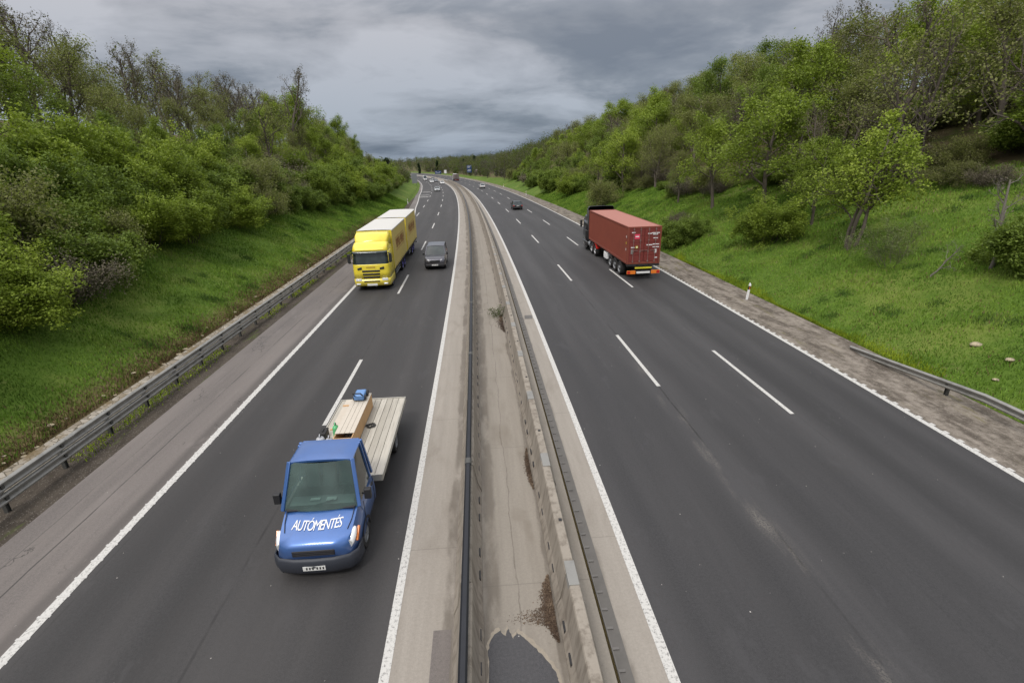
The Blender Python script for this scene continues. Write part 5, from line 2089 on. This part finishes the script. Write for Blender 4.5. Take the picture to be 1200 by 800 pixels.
c_ = local_thing(BT, 'blue_machine', 'blue and black machine on top of the rear end of the brown crate', 'machine', -5.85, -.17, .957 + .483)
b = MB(); b.box(-.24, .24, -.16, .16, .05, .22); b.build('housing', M['blue_pl'], c_, bevel=.04, seg=3)
b = MB(); b.tube((-.2, -.2, .1), (-.2, .2, .1), .1, n=14); b.tube((.12, -.2, .1), (.12, .2, .1), .08, n=14); b.build('roller', M['plastic'], c_)
b = MB(); b.bar((.2, -.12, .2), (.42, -.12, .38), .03, .03); b.bar((.2, .12, .2), (.42, .12, .38), .03, .03); b.bar((.42, -.13, .38), (.42, .13, .38), .03, .03)
b.build('handle', M['plastic'], c_)
c_ = local_thing(BT, 'coiled_strap', 'dark coiled strap lying on the pale deck right of the crate', 'strap', -4.9, .28, .957)
b = MB()
pts = [(math.cos(a) * (.05 + a * .006), math.sin(a) * (.05 + a * .006), .02 + .012 * math.sin(a * 3)) for a in np.arange(0, 18, .5)]
for p, q in zip(pts[:-1], pts[1:]): b.tube(p, q, .014, n=6, cap=False)
b.build('coil', M['chassis'], c_)


# ------------------------------------------------------------ lorry cabs
def ring_front(xf, xr, hw, rc, z, n=5):
    """plan of a cab: open at the rear, rounded front corners; from +y rear round to -y rear"""
    pts = [(xr, hw), ((xr + xf) / 2, hw), (xf - rc, hw)]
    for i in range(1, n):
        a = math.pi / 2 * (1 - i / n)
        pts.append((xf - rc + rc * math.cos(a), hw - rc + rc * math.sin(a)))
    pts.append((xf, hw - rc)); pts.append((xf + .02, (hw - rc) * .5)); pts.append((xf + .03, 0))
    full = pts + [(x, -y) for x, y in pts[:-1][::-1]]
    return [(x, y, z) for x, y in full]


def lorry_cab(root, paint, hw=1.24, xf=0.0, xr=-2.25, top=3.0, spoiler=3.75, dark_front=False):
    P_ = M[paint]
    rc = .28
    lv = lambda zs_, k=rc: [ring_front(xf + dx, xr, hw + dw, k, z) for z, dx, dw in zs_]
    b = MB(); b.grid([r_[::-1] for r_ in lv([(.34, -.06, -.02), (.40, .04, .0), (.62, .06, .0), (.86, .03, 0)])][::-1])
    bp = b.build('front_bumper', P_, root, smooth=True, solid=.03, angle=60)
    b = MB(); b.grid([r_[::-1] for r_ in lv([(.88, .0, 0), (1.3, .0, 0), (1.80, -.02, 0), (1.86, -.03, -.004)])][::-1])
    body = b.build('cab_body', P_, root, smooth=True, solid=.03, angle=60)
    # window band: split front glass from the sides
    lo, hi = lv([(1.86, -.03, -.004), (2.72, -.20, -.03)])
    n = len(lo)
    b = MB(); b.grid([lo[3:n - 3], hi[3:n - 3]])
    mid = [[(a[0] * (1 - t) + c[0] * t, a[1] * (1 - t) + c[1] * t, a[2] * (1 - t) + c[2] * t) for a, c in zip(lo, hi)] for t in (0, .5, 1)]
    b = MB(); b.grid([r_[3:n - 3][::-1] for r_ in mid][::-1])
    b.build('windscreen', M['glass'], root, smooth=True, angle=60)
    for sg, sl in ((1, slice(0, 4)), (-1, slice(n - 4, n))):
        b = MB(); b.grid([r_[sl][::-1] for r_ in mid][::-1])
        b.build('side_panel', P_, root, smooth=True, solid=.02)
        b = MB()
        y = sg * (hw + .006)
        yt = sg * (hw - .016)
        q = [(xf - .36, y, 1.92), (xf - 1.30, y, 1.92), (xf - 1.30, yt, 2.58), (xf - .50, yt, 2.58)]
        b.add(q if sg < 0 else q[::-1], [(0, 1, 2, 3)])
        b.build('side_window', M['glass'], root)
        b = MB()
        for x in (-.22, -1.38): b.box(xf + x - .008, xf + x + .008, sg * hw - .008, sg * hw + .008, 1.0, 1.9)
        b.build('door_seam', M['plastic'], body)
        b = MB(); y0, y1 = sorted((sg * (hw - .01), sg * (hw + .035))); b.box(xf - 1.28, xf - 1.10, y0, y1, 1.42, 1.47)
        b.build('door_handle', M['plastic'], body, bevel=.01)
        # mirror housing
        b = MB()
        b.bar((xf - .25, sg * (hw - .03), 2.62), (xf + .02, sg * (hw + .22), 2.60), .05, .05)
        b.bar((xf - .25, sg * (hw - .01), 1.96), (xf + .02, sg * (hw + .22), 1.98), .05, .05)
        y0, y1 = sorted((sg * (hw + .08), sg * (hw + .27)))
        b.box(xf - .10, xf + .06, y0, y1, 2.0, 2.6)
        b.build('wing_mirror', M['plastic'], root, bevel=.05, seg=3)
        # wheel housing and step
        b = MB(); y0, y1 = sorted((sg * (hw - .32), sg * (hw + .004))); b.box(xf - .62, xf - .30, y0, y1, .38, .86)
        b.build('step', P_, root, bevel=.03)
        b = MB(); y0, y1 = sorted((sg * (hw - .36), sg * (hw + .010)))
        nn = 12; cx = xf - 1.38; rr = .62
        pts = [(math.cos(math.pi * i / nn), math.sin(math.pi * i / nn)) for i in range(nn + 1)]
        b.grid([[(cx + rr * c, y0, .52 + rr * s_) for c, s_ in pts], [(cx + rr * c, y1, .52 + rr * s_) for c, s_ in pts],
                [(cx + (rr - .07) * c, y1, .52 + (rr - .07) * s_) for c, s_ in pts]])
        b.build('mudguard', M['plastic'], root)
        wheel(root, cx, sg * (hw - .17), .51, .32, sg, 'rim_blue' if paint == 'yellow' else 'rim', truck=True)
    # roof: visor, rounded high roof
    rr_ = lv([(2.72, -.20, -.03), (2.84, -.17, -.03), (3.05, -.34, -.05), (3.22, -.60, -.10), (3.30, -1.0, -.2)])
    b = MB(); b.grid([q[::-1] for q in rr_][::-1])
    b.add(rr_[-1], [tuple(range(len(rr_[-1])))])
    b.build('roof', P_, root, smooth=True, angle=50)
    b = MB()
    vis = [ring_front(xf + .02, xf - .3, hw - .02, rc, 2.60)[3:n - 3], ring_front(xf - .06, xf - .3, hw - .03, rc, 2.76)[3:n - 3]]
    b.grid([q[::-1] for q in vis][::-1])
    b.build('sun_visor', M['glass'] if paint == 'yellow' else P_, root, smooth=True, solid=.02)
    # air deflector up to the height of the load
    b = MB()
    x1 = xr + .05
    prof = [(xf - .85, 3.20, hw - .25), (xf - 1.05, 3.42, hw - .14), (xf - 1.45, spoiler - .12, hw - .06), (xf - 1.85, spoiler, hw - .03), (x1, spoiler + .02, hw - .02)]
    rings = []
    for x, z, w_ in prof:
        rings.append([(x, -w_, 2.95), (x, -w_, z - .16), (x + .01, -w_ + .10, z - .03), (x + .02, 0, z), (x + .01, w_ - .10, z - .03), (x, w_, z - .16), (x, w_, 2.95)])
    b.grid(rings)
    b.add(rings[0], [tuple(range(7))])
    b.build('air_deflector', P_, root, smooth=True, solid=.03, angle=45)
    b = MB(); b.box(xr - .02, xr + .02, -hw + .03, hw - .03, .9, 3.15)
    b.build('cab_rear_wall', P_ if paint != 'yellow' else M['plastic'], root, bevel=.02)
    return body


def yellow_lorry():
    t = thing('lorry', 'yellow lorry and trailer with white roofs and red side lettering, on the left carriageway', 'lorry')
    body = lorry_cab(t, 'yellow', spoiler=3.84)
    # grille slots, headlamps, badge area
    b = MB()
    g = None
    for k, (z, h, w_) in enumerate(((1.42, .085, .62), (1.20, .085, .60), (.98, .085, .57))):
        b = MB(); b.box(-.04, .085, -w_, w_, z - h, z + h * .5)
        b.build('grille_slot', M['plastic'], t, bevel=.03, seg=3)
    b = MB(); b.box(.0, .125, -.56, .56, .62, .72); b.build('grille_slot', M['plastic'], t, bevel=.03)
    b = MB()
    for i in range(7): b.box(.062, .070, -.30 + i * .09, -.245 + i * .09, 1.63, 1.70)
    b.build('maker_lettering', M['rust_vinyl'], body)
    for sg in (1, -1):
        b = MB()
        y0, y1 = sorted((sg * .70, sg * 1.12))
        b.box(-.12, .10, y0, y1, .70, .88)
        b.build('headlight', M['lamp'], t, bevel=.04, seg=3)
        b = MB(); y0, y1 = sorted((sg * .62, sg * .92)); b.hexa([(-.08, y0, 1.50), (.075, y0, 1.50), (.075, y1, 1.54), (-.08, y1, 1.54)], [(-.08, y0, 1.62), (.07, y0, 1.62), (.07, y1, 1.70), (-.08, y1, 1.70)])
        b.build('upper_vent', M['plastic'], t, bevel=.015)
        b = MB(); y0, y1 = sorted((sg * .80, sg * 1.10)); b.box(-.05, .12, y0, y1, .44, .56)
        b.build('fog_light', M['lamp'], t, bevel=.03)
        b = MB()
        b.tube((-1.15, sg * .85, 3.26), (-.99, sg * .85, 3.26), .06, n=12)
        b.build('roof_lamp', M['lamp'], t)
        b = MB(); b.bar((-.55, sg * .1 - .45, 1.90), (-.06, sg * .1 + .45, 2.0), .02, .02)
    b = MB(); b.box(.07, .125, -.35, .35, .38, .52); b.build('number_plate', M['plate'], t)

    def box_body(x0, x1, name, tail):
        r_ = MB()
        hw = 1.27
        z0, z1 = .98, 3.86
        b = MB()
        for sg in (1, -1):
            b = MB()
            n = int((x0 - x1) / .12)
            rings = [[(x0 - .06 - (x0 - x1 - .12) * i / n, sg * (hw - .010 + .010 * math.sin(i * 1.3) * math.sin(i * .31)), z) for i in range(n + 1)] for z in (z0 + .02, z0 + 1.0, z0 + 2.0, z1 - .1)]
            b.grid(rings if sg < 0 else [q[::-1] for q in rings])
            cur = b.build('side_curtain', M['curtain'], t, smooth=True)
            b = MB()
            for i in range(1, int((x0 - x1) / .65)):
                x = x0 - i * .65
                y0, y1 = sorted((sg * (hw + .002), sg * (hw + .014)))
                b.box(x - .02, x + .02, y0, y1, z0 - .14, z0 + .16)
            b.build('curtain_strap', M['plastic'], cur)
            # red-brown lettering in a framed band, unreadable at this size
            b = MB()
            xm = (x0 + x1) / 2
            L_ = (x0 - x1) * .62
            nl = 9
            y0, y1 = sorted((sg * (hw + .004), sg * (hw + .010)))
            rg = random.Random(int(x0 * 10))
            for i in range(nl):
                a = xm - L_ / 2 + L_ * i / nl
                c = a + L_ / nl * .72
                zt, zb = z0 + 1.95, z0 + 1.25
                st = L_ / nl * .2
                typ = rg.randrange(4)
                b.box(a, a + st, y0, y1, zb, zt)
                if typ != 3: b.box(c - st, c, y0, y1, zb if typ != 2 else zb + .35, zt)
                if typ in (0, 1, 2): b.box(a, c, y0, y1, zt - .12, zt)
                if typ in (1, 3): b.box(a, c, y0, y1, zb, zb + .12)
                b.box(a, c, y0, y1, zb + .30, zb + .42)
            b.box(xm - L_ / 2, xm + L_ / 2, y0, y1, z0 + 1.10, z0 + 1.14); b.box(xm - L_ / 2, xm + L_ / 2, y0, y1, z0 + 2.06, z0 + 2.10)
            b.build('side_lettering', M['rust_vinyl'], cur)
        b = MB()
        rings = []
        for i in range(13):
            x = x0 + .01 - (x0 - x1 + .02) * i / 12
            sag = .018 * math.sin(i * math.pi / 2 + .6)
            rings.append([(x, y, z1 + zq + (sag if abs(y) < 1 else 0)) for y, zq in ((-hw, -.10), (-hw, -.02), (-hw + .04, .0), (-.6, .012), (0, .018), (.6, .012), (hw - .04, .0), (hw, -.02), (hw, -.10))])
        b.grid(rings[::-1])
        b.build('box_roof', M['tarp'], t, smooth=True, angle=50)
        for xx, nm in ((x0, 'front_wall'), (x1, 'rear_doors')):
            b = MB(); b.box(xx - .03, xx + .03, -hw, hw, z0, z1 - .03)
            b.build(nm, M['yellow'], t, bevel=.01)
        b = MB()
        for sg in (1, -1):
            b.box(x1, x0, sg * (hw - .03) - .03, sg * (hw - .03) + .03, z0 - .09, z0 + .01)
        b.box(x1 + .2, x0 - .2, -.42, -.34, .72, z0 - .02); b.box(x1 + .2, x0 - .2, .34, .42, .72, z0 - .02)
        for i in range(6):
            x = x0 - .5 - i * (x0 - x1 - 1) / 5
            b.box(x - .03, x + .03, -hw + .05, hw - .05, z0 - .08, z0 - .01)
        b.build('frame', M['chassis'], t)
    box_body(-2.55, -10.2, 'lorry', False)
    box_body(-10.75, -18.45, 'trailer', True)
    b = MB(); b.box(-10.9, -9.9, -.06, .06, .55, .65); b.build('drawbar', M['chassis'], t)
    for x in (-6.9, -8.2, -14.0, -15.3):
        for sg in (1, -1): wheel(t, x, sg * 1.08, .48, .34, sg, 'rim_blue', truck=True)
    for sg in (1, -1):
        for x0, x1 in ((-3.2, -5.6), (-11.6, -12.9), (-16.2, -17.7)):
            b = MB()
            for z in (.46, .66): b.box(x1, x0, sg * 1.2 - .015, sg * 1.2 + .015, z, z + .10)
            b.build('side_guard', M['hub'], t)
        b = MB(); y0, y1 = sorted((sg * .72, sg * 1.15)); b.box(-5.2, -4.1, y0, y1, .42, .90) if sg > 0 else b.box(-4.8, -3.9, y0, y1, .48, .88)
        b.build('fuel_tank' if sg > 0 else 'battery_box', M['hub'], t, bevel=.06)
    b = MB(); b.box(-18.5, -18.42, -1.2, 1.2, .45, .60); b.build('rear_bumper', M['chassis'], t)
    for sg in (1, -1):
        b = MB(); y0, y1 = sorted((sg * .8, sg * 1.15)); b.box(-18.53, -18.50, y0, y1, .46, .59); b.build('tail_light', M['red_lamp'], t)
    return t


put(yellow_lorry(), 34.6, -7.58, False)


# ------------------------------------------------------------ container lorry
def cont_mat():
    m = mat('container_red', .55)
    t = NT(m)
    o = t.obj()
    n = t.noise(o, .9, 6, .65)
    c = t.mix(n, (.175, .038, .024), (.235, .060, .036))
    c = t.mix(t.math('MULTIPLY', t.step(t.noise(t.scale(o, (2, 2, .4)), 1.6, 6, .7), .55, .72), .6), c, (.16, .045, .03))
    sp = t.n('ShaderNodeSeparateXYZ', {'Vector': o})
    t.color(c)
    return m


M['cont'] = cont_mat()
M['cont_roof'] = mat('container_roof_pale', .7, 0, (.34, .145, .115))  # paler, pinker red than the container walls
M['pink'] = mat('pink_label', .5, 0, (.70, .06, .12))
M['hazard'] = mat('hazard_yellow', .5, 0, (.62, .55, .04))


def container_lorry():
    t = thing('container_lorry', 'black lorry hauling a rust-red shipping container on the right carriageway', 'lorry')
    # x = 0 at the rear of the trailer
    L_ = 12.19
    x0, x1 = .12, .12 + L_
    hw, zb, zt = 1.219, 1.14, 3.80
    # trailer frame
    b = MB()
    for sg in (1, -1): b.box(x0, x1 - .3, sg * .45 - .06, sg * .45 + .06, .80, 1.10)
    for x in np.arange(.5, 12, 1.2): b.box(x - .05, x + .05, -1.15, 1.15, .98, 1.12)
    b.box(x0, x0 + .15, -1.2, 1.2, .98, 1.13)
    b.build('trailer_frame', M['chassis'], t)
    # corrugated walls
    def corr(fixed, a, c, z0, z1, depth, pitch, axis, flip):
        n = int(abs(c - a) / pitch)
        pr = []
        for i in range(n):
            u = a + (c - a) * i / n; du = (c - a) / n
            pr += [(u, 0), (u + du * .28, 0), (u + du * .45, depth), (u + du * .83, depth)]
        pr.append((c, 0))
        g1 = [[(u, fixed + d, z) if axis == 'x' else (fixed + d, u, z) for u, d in pr] for z in (z0, z1)]
        return g1 if not flip else [q[::-1] for q in g1]
    for sg in (1, -1):
        b = MB(); b.grid(corr(sg * (hw - .012), x0 + .12, x1 - .12, zb + .16, zt - .10, -sg * .04, .28, 'x', sg > 0))
        b.build('side_wall', M['cont'], t)
    b = MB(); b.grid(corr(x1 - .02, -hw + .1, hw - .1, zb + .1, zt - .1, -.04, .28, 'y', False)); b.build('front_wall', M['cont'], t)
    b = MB()
    g_ = corr(zt - .012, 0, 0, 0, 0, 0, 1, 'x', False) if False else None
    n = 52
    pr = []
    for i in range(n):
        u = x0 + .12 + (L_ - .24) * i / n; du = (L_ - .24) / n
        pr += [(u, 0), (u + du * .3, 0), (u + du * .5, -.018), (u + du * .8, -.018)]
    b.grid([[(u, -hw + .06, zt - .012 + d) for u, d in pr], [(u, hw - .06, zt - .012 + d) for u, d in pr]][::-1])
    b.build('container_roof', M['cont_roof'], t)
    b = MB()
    for sg in (1, -1):
        y = sg * (hw - .04)
        b.box(x0 + .12, x1 - .12, y - .04, y + .04, zb, zb + .16)
        b.box(x0 + .12, x1 - .12, y - .035, y + .035, zt - .10, zt)
        for x in (x0 + .07, x1 - .07): b.box(x - .07, x + .07, y - .06 + sg * -.02, y + .06 + sg * -.02, zb, zt + .004)
    for x in (x0 + .06, x1 - .06):
        b.box(x - .05, x + .05, -hw + .14, hw - .14, zt - .12, zt + .002)
        b.box(x - .05, x + .05, -hw + .14, hw - .14, zb, zb + .14)
    b.build('container_frame', M['cont'], t, bevel=.008)
    # doors
    M['cont_door'] = metal_mat('container_door_red', (.20, .035, .028), .55, 0, .4)
    for sg in (1, -1):
        b = MB()
        y0, y1 = sorted((sg * .012, sg * (hw - .13)))
        b.box(x0 + .03, x0 + .06, y0, y1, zb + .14, zt - .12)
        nz = 5
        for k in range(nz):
            z0 = zb + .20 + k * .455
            b.box(x0 + .012, x0 + .03, y0 + .06, y1 - .06, z0, z0 + .34)
        d = b.build('door', M['cont_door'], t, bevel=.006)
        for yy in (.30, .80):
            b = MB()
            y = sg * yy
            b.tube((x0 - .02, y, zb + .10), (x0 - .02, y, zt - .05), .018, n=8)
            for z in (zb + .2, zb + .9, zb + 1.7, zt - .2): b.box(x0 - .035, x0 + .012, y - .05, y + .05, z - .03, z + .03)
            b.bar((x0 - .03, y, zb + .98), (x0 - .03, y - sg * .34, zb + .98), .03, .03)
            b.build('locking_bar', M['rod'], d)
    # writing and stickers on the doors (+y is the photo's left)
    def lab(m, y0, y1, z0, z1, nm='door_label'):
        b = MB(); b.box(x0 - .006, x0 + .004, y0, y1, z0, z1)
        return b.build(nm, m, t)
    p = lab(M['pink'], .36, .74, zt - .86, zt - .52)
    b = MB(); b.box(x0 - .010, x0 - .0065, .42, .68, zt - .72, zt - .65); b.build('label_lettering', M['white_vinyl'], p)
    p = lab(M['hazard'], .46, .62, zt - 1.52, zt - 1.36)
    b = MB(); b.tube((x0 - .007, .54, zt - 1.44), (x0 - .011, .54, zt - 1.44), .05, n=12); b.build('label_mark', M['white_vinyl'], p)
    rg = random.Random(3)

    def line(yc, z, wd, h=.07):
        b = MB()
        y = yc + wd / 2
        while y > yc - wd / 2:
            k = rg.uniform(.035, .055)
            b.box(x0 - .006, x0 + .004, y - k, y, z - h / 2, z + h / 2)
            y -= k + .014
        b.build('door_lettering', M['white_vinyl'], t)
    for yc, z, wd in ((-.35, zt - .50, .26), (-.78, zt - .46, .56), (-.76, zt - .56, .34), (-.78, zt - .82, .30), (-.36, zt - 1.30, .40), (-.84, zt - 1.26, .44), (-.84, zt - 1.46, .44),
                      (.86, zt - 1.46, .22), (.84, zt - .40, .22), (-.92, zt - 2.22, .18)):
        line(yc, z, wd)
    lab(M['white_vinyl'], -.92, -.76, zt - 1.88, zt - 1.62)
    lab(M['plate_grey'], .78, .96, zt - 1.92, zt - 1.60)
    for z in (1.6, 2.05, 2.5):
        b = MB(); b.box(x0 + .30, x0 + .42, hw + .002, hw + .006, z + .5, z + .66); b.build('side_marking', M['white_vinyl'] if z != 2.05 else M['hazard'], t)
    # rear under-run bumper, lights
    b = MB(); b.box(-.02, .08, -1.2, 1.2, .44, .68); bb = b.build('rear_bumper', M['chassis'], t, bevel=.01)
    for sg in (1, -1):
        b = MB(); y0, y1 = sorted((sg * .58, sg * 1.22)); b.box(-.06, -.02, y0, y1, .44, .70)
        tl = b.build('tail_light', M['orange_lamp'], t, bevel=.01)
        b = MB(); y0, y1 = sorted((sg * .98, sg * 1.19)); b.box(-.068, -.06, y0, y1, .47, .67); b.build('red_lens', M['red_lamp'], tl)
    b = MB(); b.box(-.04, -.02, -.50, .50, .48, .62); b.build('number_plate', M['plate'], t)
    b = MB(); b.box(-.0, .03, -.62, .62, .82, .93); b.build('reflective_strip', M['hazard'], t)
    for x in (2.0, 3.31, 4.62):
        for sg in (1, -1): wheel(t, x, sg * 1.02, .52, .38, sg, 'hub', truck=True)
    for sg in (1, -1):
        b = MB(); y0, y1 = sorted((sg * .85, sg * 1.2)); b.box(1.4, 5.2, y0, y1, 1.06, 1.10); b.build('mudguard', M['plastic'], t)
        b = MB(); y0, y1 = sorted((sg * .9, sg * 1.19)); b.box(5.7, 6.7, y0, y1, .46, .96)
        bx = b.build('side_box', M['white_vinyl'] if sg > 0 else M['chassis'], t, bevel=.03)
        b = MB(); b.tube((7.6, sg * .8, .15), (7.6, sg * .8, 1.0), .05, n=8); b.box(7.5, 7.7, sg * .8 - .1, sg * .8 + .1, .12, .15)
        b.build('landing_leg', M['hub'], t)
    # tractor
    tr = 12.6      # rear of the cab
    b = MB()
    for sg in (1, -1): b.box(9.0, 14.6, sg * .42 - .04, sg * .42 + .04, .72, .98)
    b.box(9.6, 10.9, -.5, .5, .99, 1.10)
    b.build('tractor_frame', M['chassis'], t)
    for x in (9.75, 11.1):
        for sg in (1, -1):
            wheel(t, x, sg * 1.02, .51, .40, sg, 'rim', truck=True)
            b = MB(); y0, y1 = sorted((sg * .82, sg * 1.24))
            pts = [(math.cos(a), math.sin(a)) for a in np.linspace(.35, math.pi - .35, 9)]
            b.grid([[(x + .58 * c, y0, .52 + .58 * s_) for c, s_ in pts], [(x + .58 * c, y1, .52 + .58 * s_) for c, s_ in pts]])
            b.build('mudguard', M['red_lamp'] if x < 10 else M['plastic'], t, solid=.02)
    for sg in (1, -1):
        b = MB()
        b.lathe_y([(.001, -.0), (.30, 0), (.30, .0)], 0, 0, 0, 8) if False else None
        b.tube((11.75, sg * .92, .68), (12.75, sg * .92, .68), .30, n=18)
        b.build('fuel_tank', M['silver'], t, smooth=True)
    cab = MB()
    sub = lorry_cab_at(t, 14.9, 'black')
    # side deflectors between cab and container
    for sg in (1, -1):
        b = MB(); b.box(12.42, 12.86, sg * 1.22 - .02, sg * 1.22 + .02, 1.0, 3.75)
        b.build('side_deflector', M['black'], t, bevel=.015)
    return t


def lorry_cab_at(root, xf, paint):
    """black cab; nose at xf"""
    lorry_cab(root, paint, xf=xf, xr=xf - 2.25, spoiler=4.12, dark_front=True)
    for sg in (1, -1):
        b = MB(); y0, y1 = sorted((sg * .70, sg * 1.12)); b.box(xf - .12, xf + .07, y0, y1, .62, .80)
        b.build('headlight', M['lamp'], root, bevel=.03)


M['rod'] = metal_mat('locking_rod', (.30, .20, .18), .5, .3, .4)
CL = put(container_lorry(), 34.35, 11.88, True)

# ------------------------------------------------------------ cars
put(car('dark grey off-road car with pale roof, overtaking the yellow lorry', 'car', 'darkgrey', 4.3, 1.80, 1.75, 'suv', roof='darkgrey'), 43.0, -3.62, False)
put(car('black hatchback driving away, middle of the outbound lanes', 'car', 'black', 4.35, 1.84, 1.5, 'hatch'), 94.3, 8.75, True)
put(car('white hatchback driving away, farther up the outbound lanes', 'car', 'white', 4.2, 1.80, 1.5, 'hatch'), 183, 8.5, True)
put(car('pale silver car coming round the bend, nearest of the distant queue', 'car', 'silver', 4.4, 1.8, 1.5, 'hatch'), 172.5, -7.5, False)
put(car('white car by the median line on the far left carriageway', 'car', 'white', 4.5, 1.8, 1.45, 'sedan'), 234, -3.9, False)
put(car('white car behind the silver one in the distant slow lane', 'car', 'white', 4.4, 1.8, 1.5, 'hatch'), 255, -7.6, False)
put(car('slate-blue car in the distant queue beside the white one', 'car', 'bluegrey', 4.4, 1.8, 1.48, 'sedan'), 268, -4.6, False)
put(car('dark car farthest back in the distant fast lane', 'car', 'darkgrey', 4.4, 1.8, 1.48, 'sedan'), 292, -4.2, False)
put(car('tall white van at the far left bend', 'van', 'white', 5.4, 2.0, 2.5, 'van', name='van'), 292, -8.6, False)


def box_truck():
    t = thing('box_truck', 'far-off lorry with dark load and white cab side, just right of the median', 'lorry')
    lorry_cab(t, 'white', hw=1.15, xf=9.0, xr=6.9, spoiler=3.2)
    b = MB(); b.box(0, 6.6, -1.2, 1.2, 1.0, 3.3); b.build('box_body', M['box_brown'], t, bevel=.03)
    b = MB(); b.box(.1, 8.6, -.5, .5, .65, .98); b.build('frame', M['chassis'], t)
    b = MB(); b.box(-.03, 0, -1.1, 1.1, .5, .62); b.build('rear_bumper', M['red_lamp'], t)
    b = MB()
    for y in (-.02, .02): b.box(-.012, 0, y - .008, y + .008, 1.05, 3.25)
    b.build('door_seam', M['plastic'], t)
    for x in (1.3, 2.5):
        for sg in (1, -1): wheel(t, x, sg * .98, .48, .34, sg, 'hub', truck=True)
    return t


M['box_brown'] = metal_mat('weathered_load_box', (.16, .13, .12), .7, 0, .5)
put(box_truck(), 268, 6.1, True)
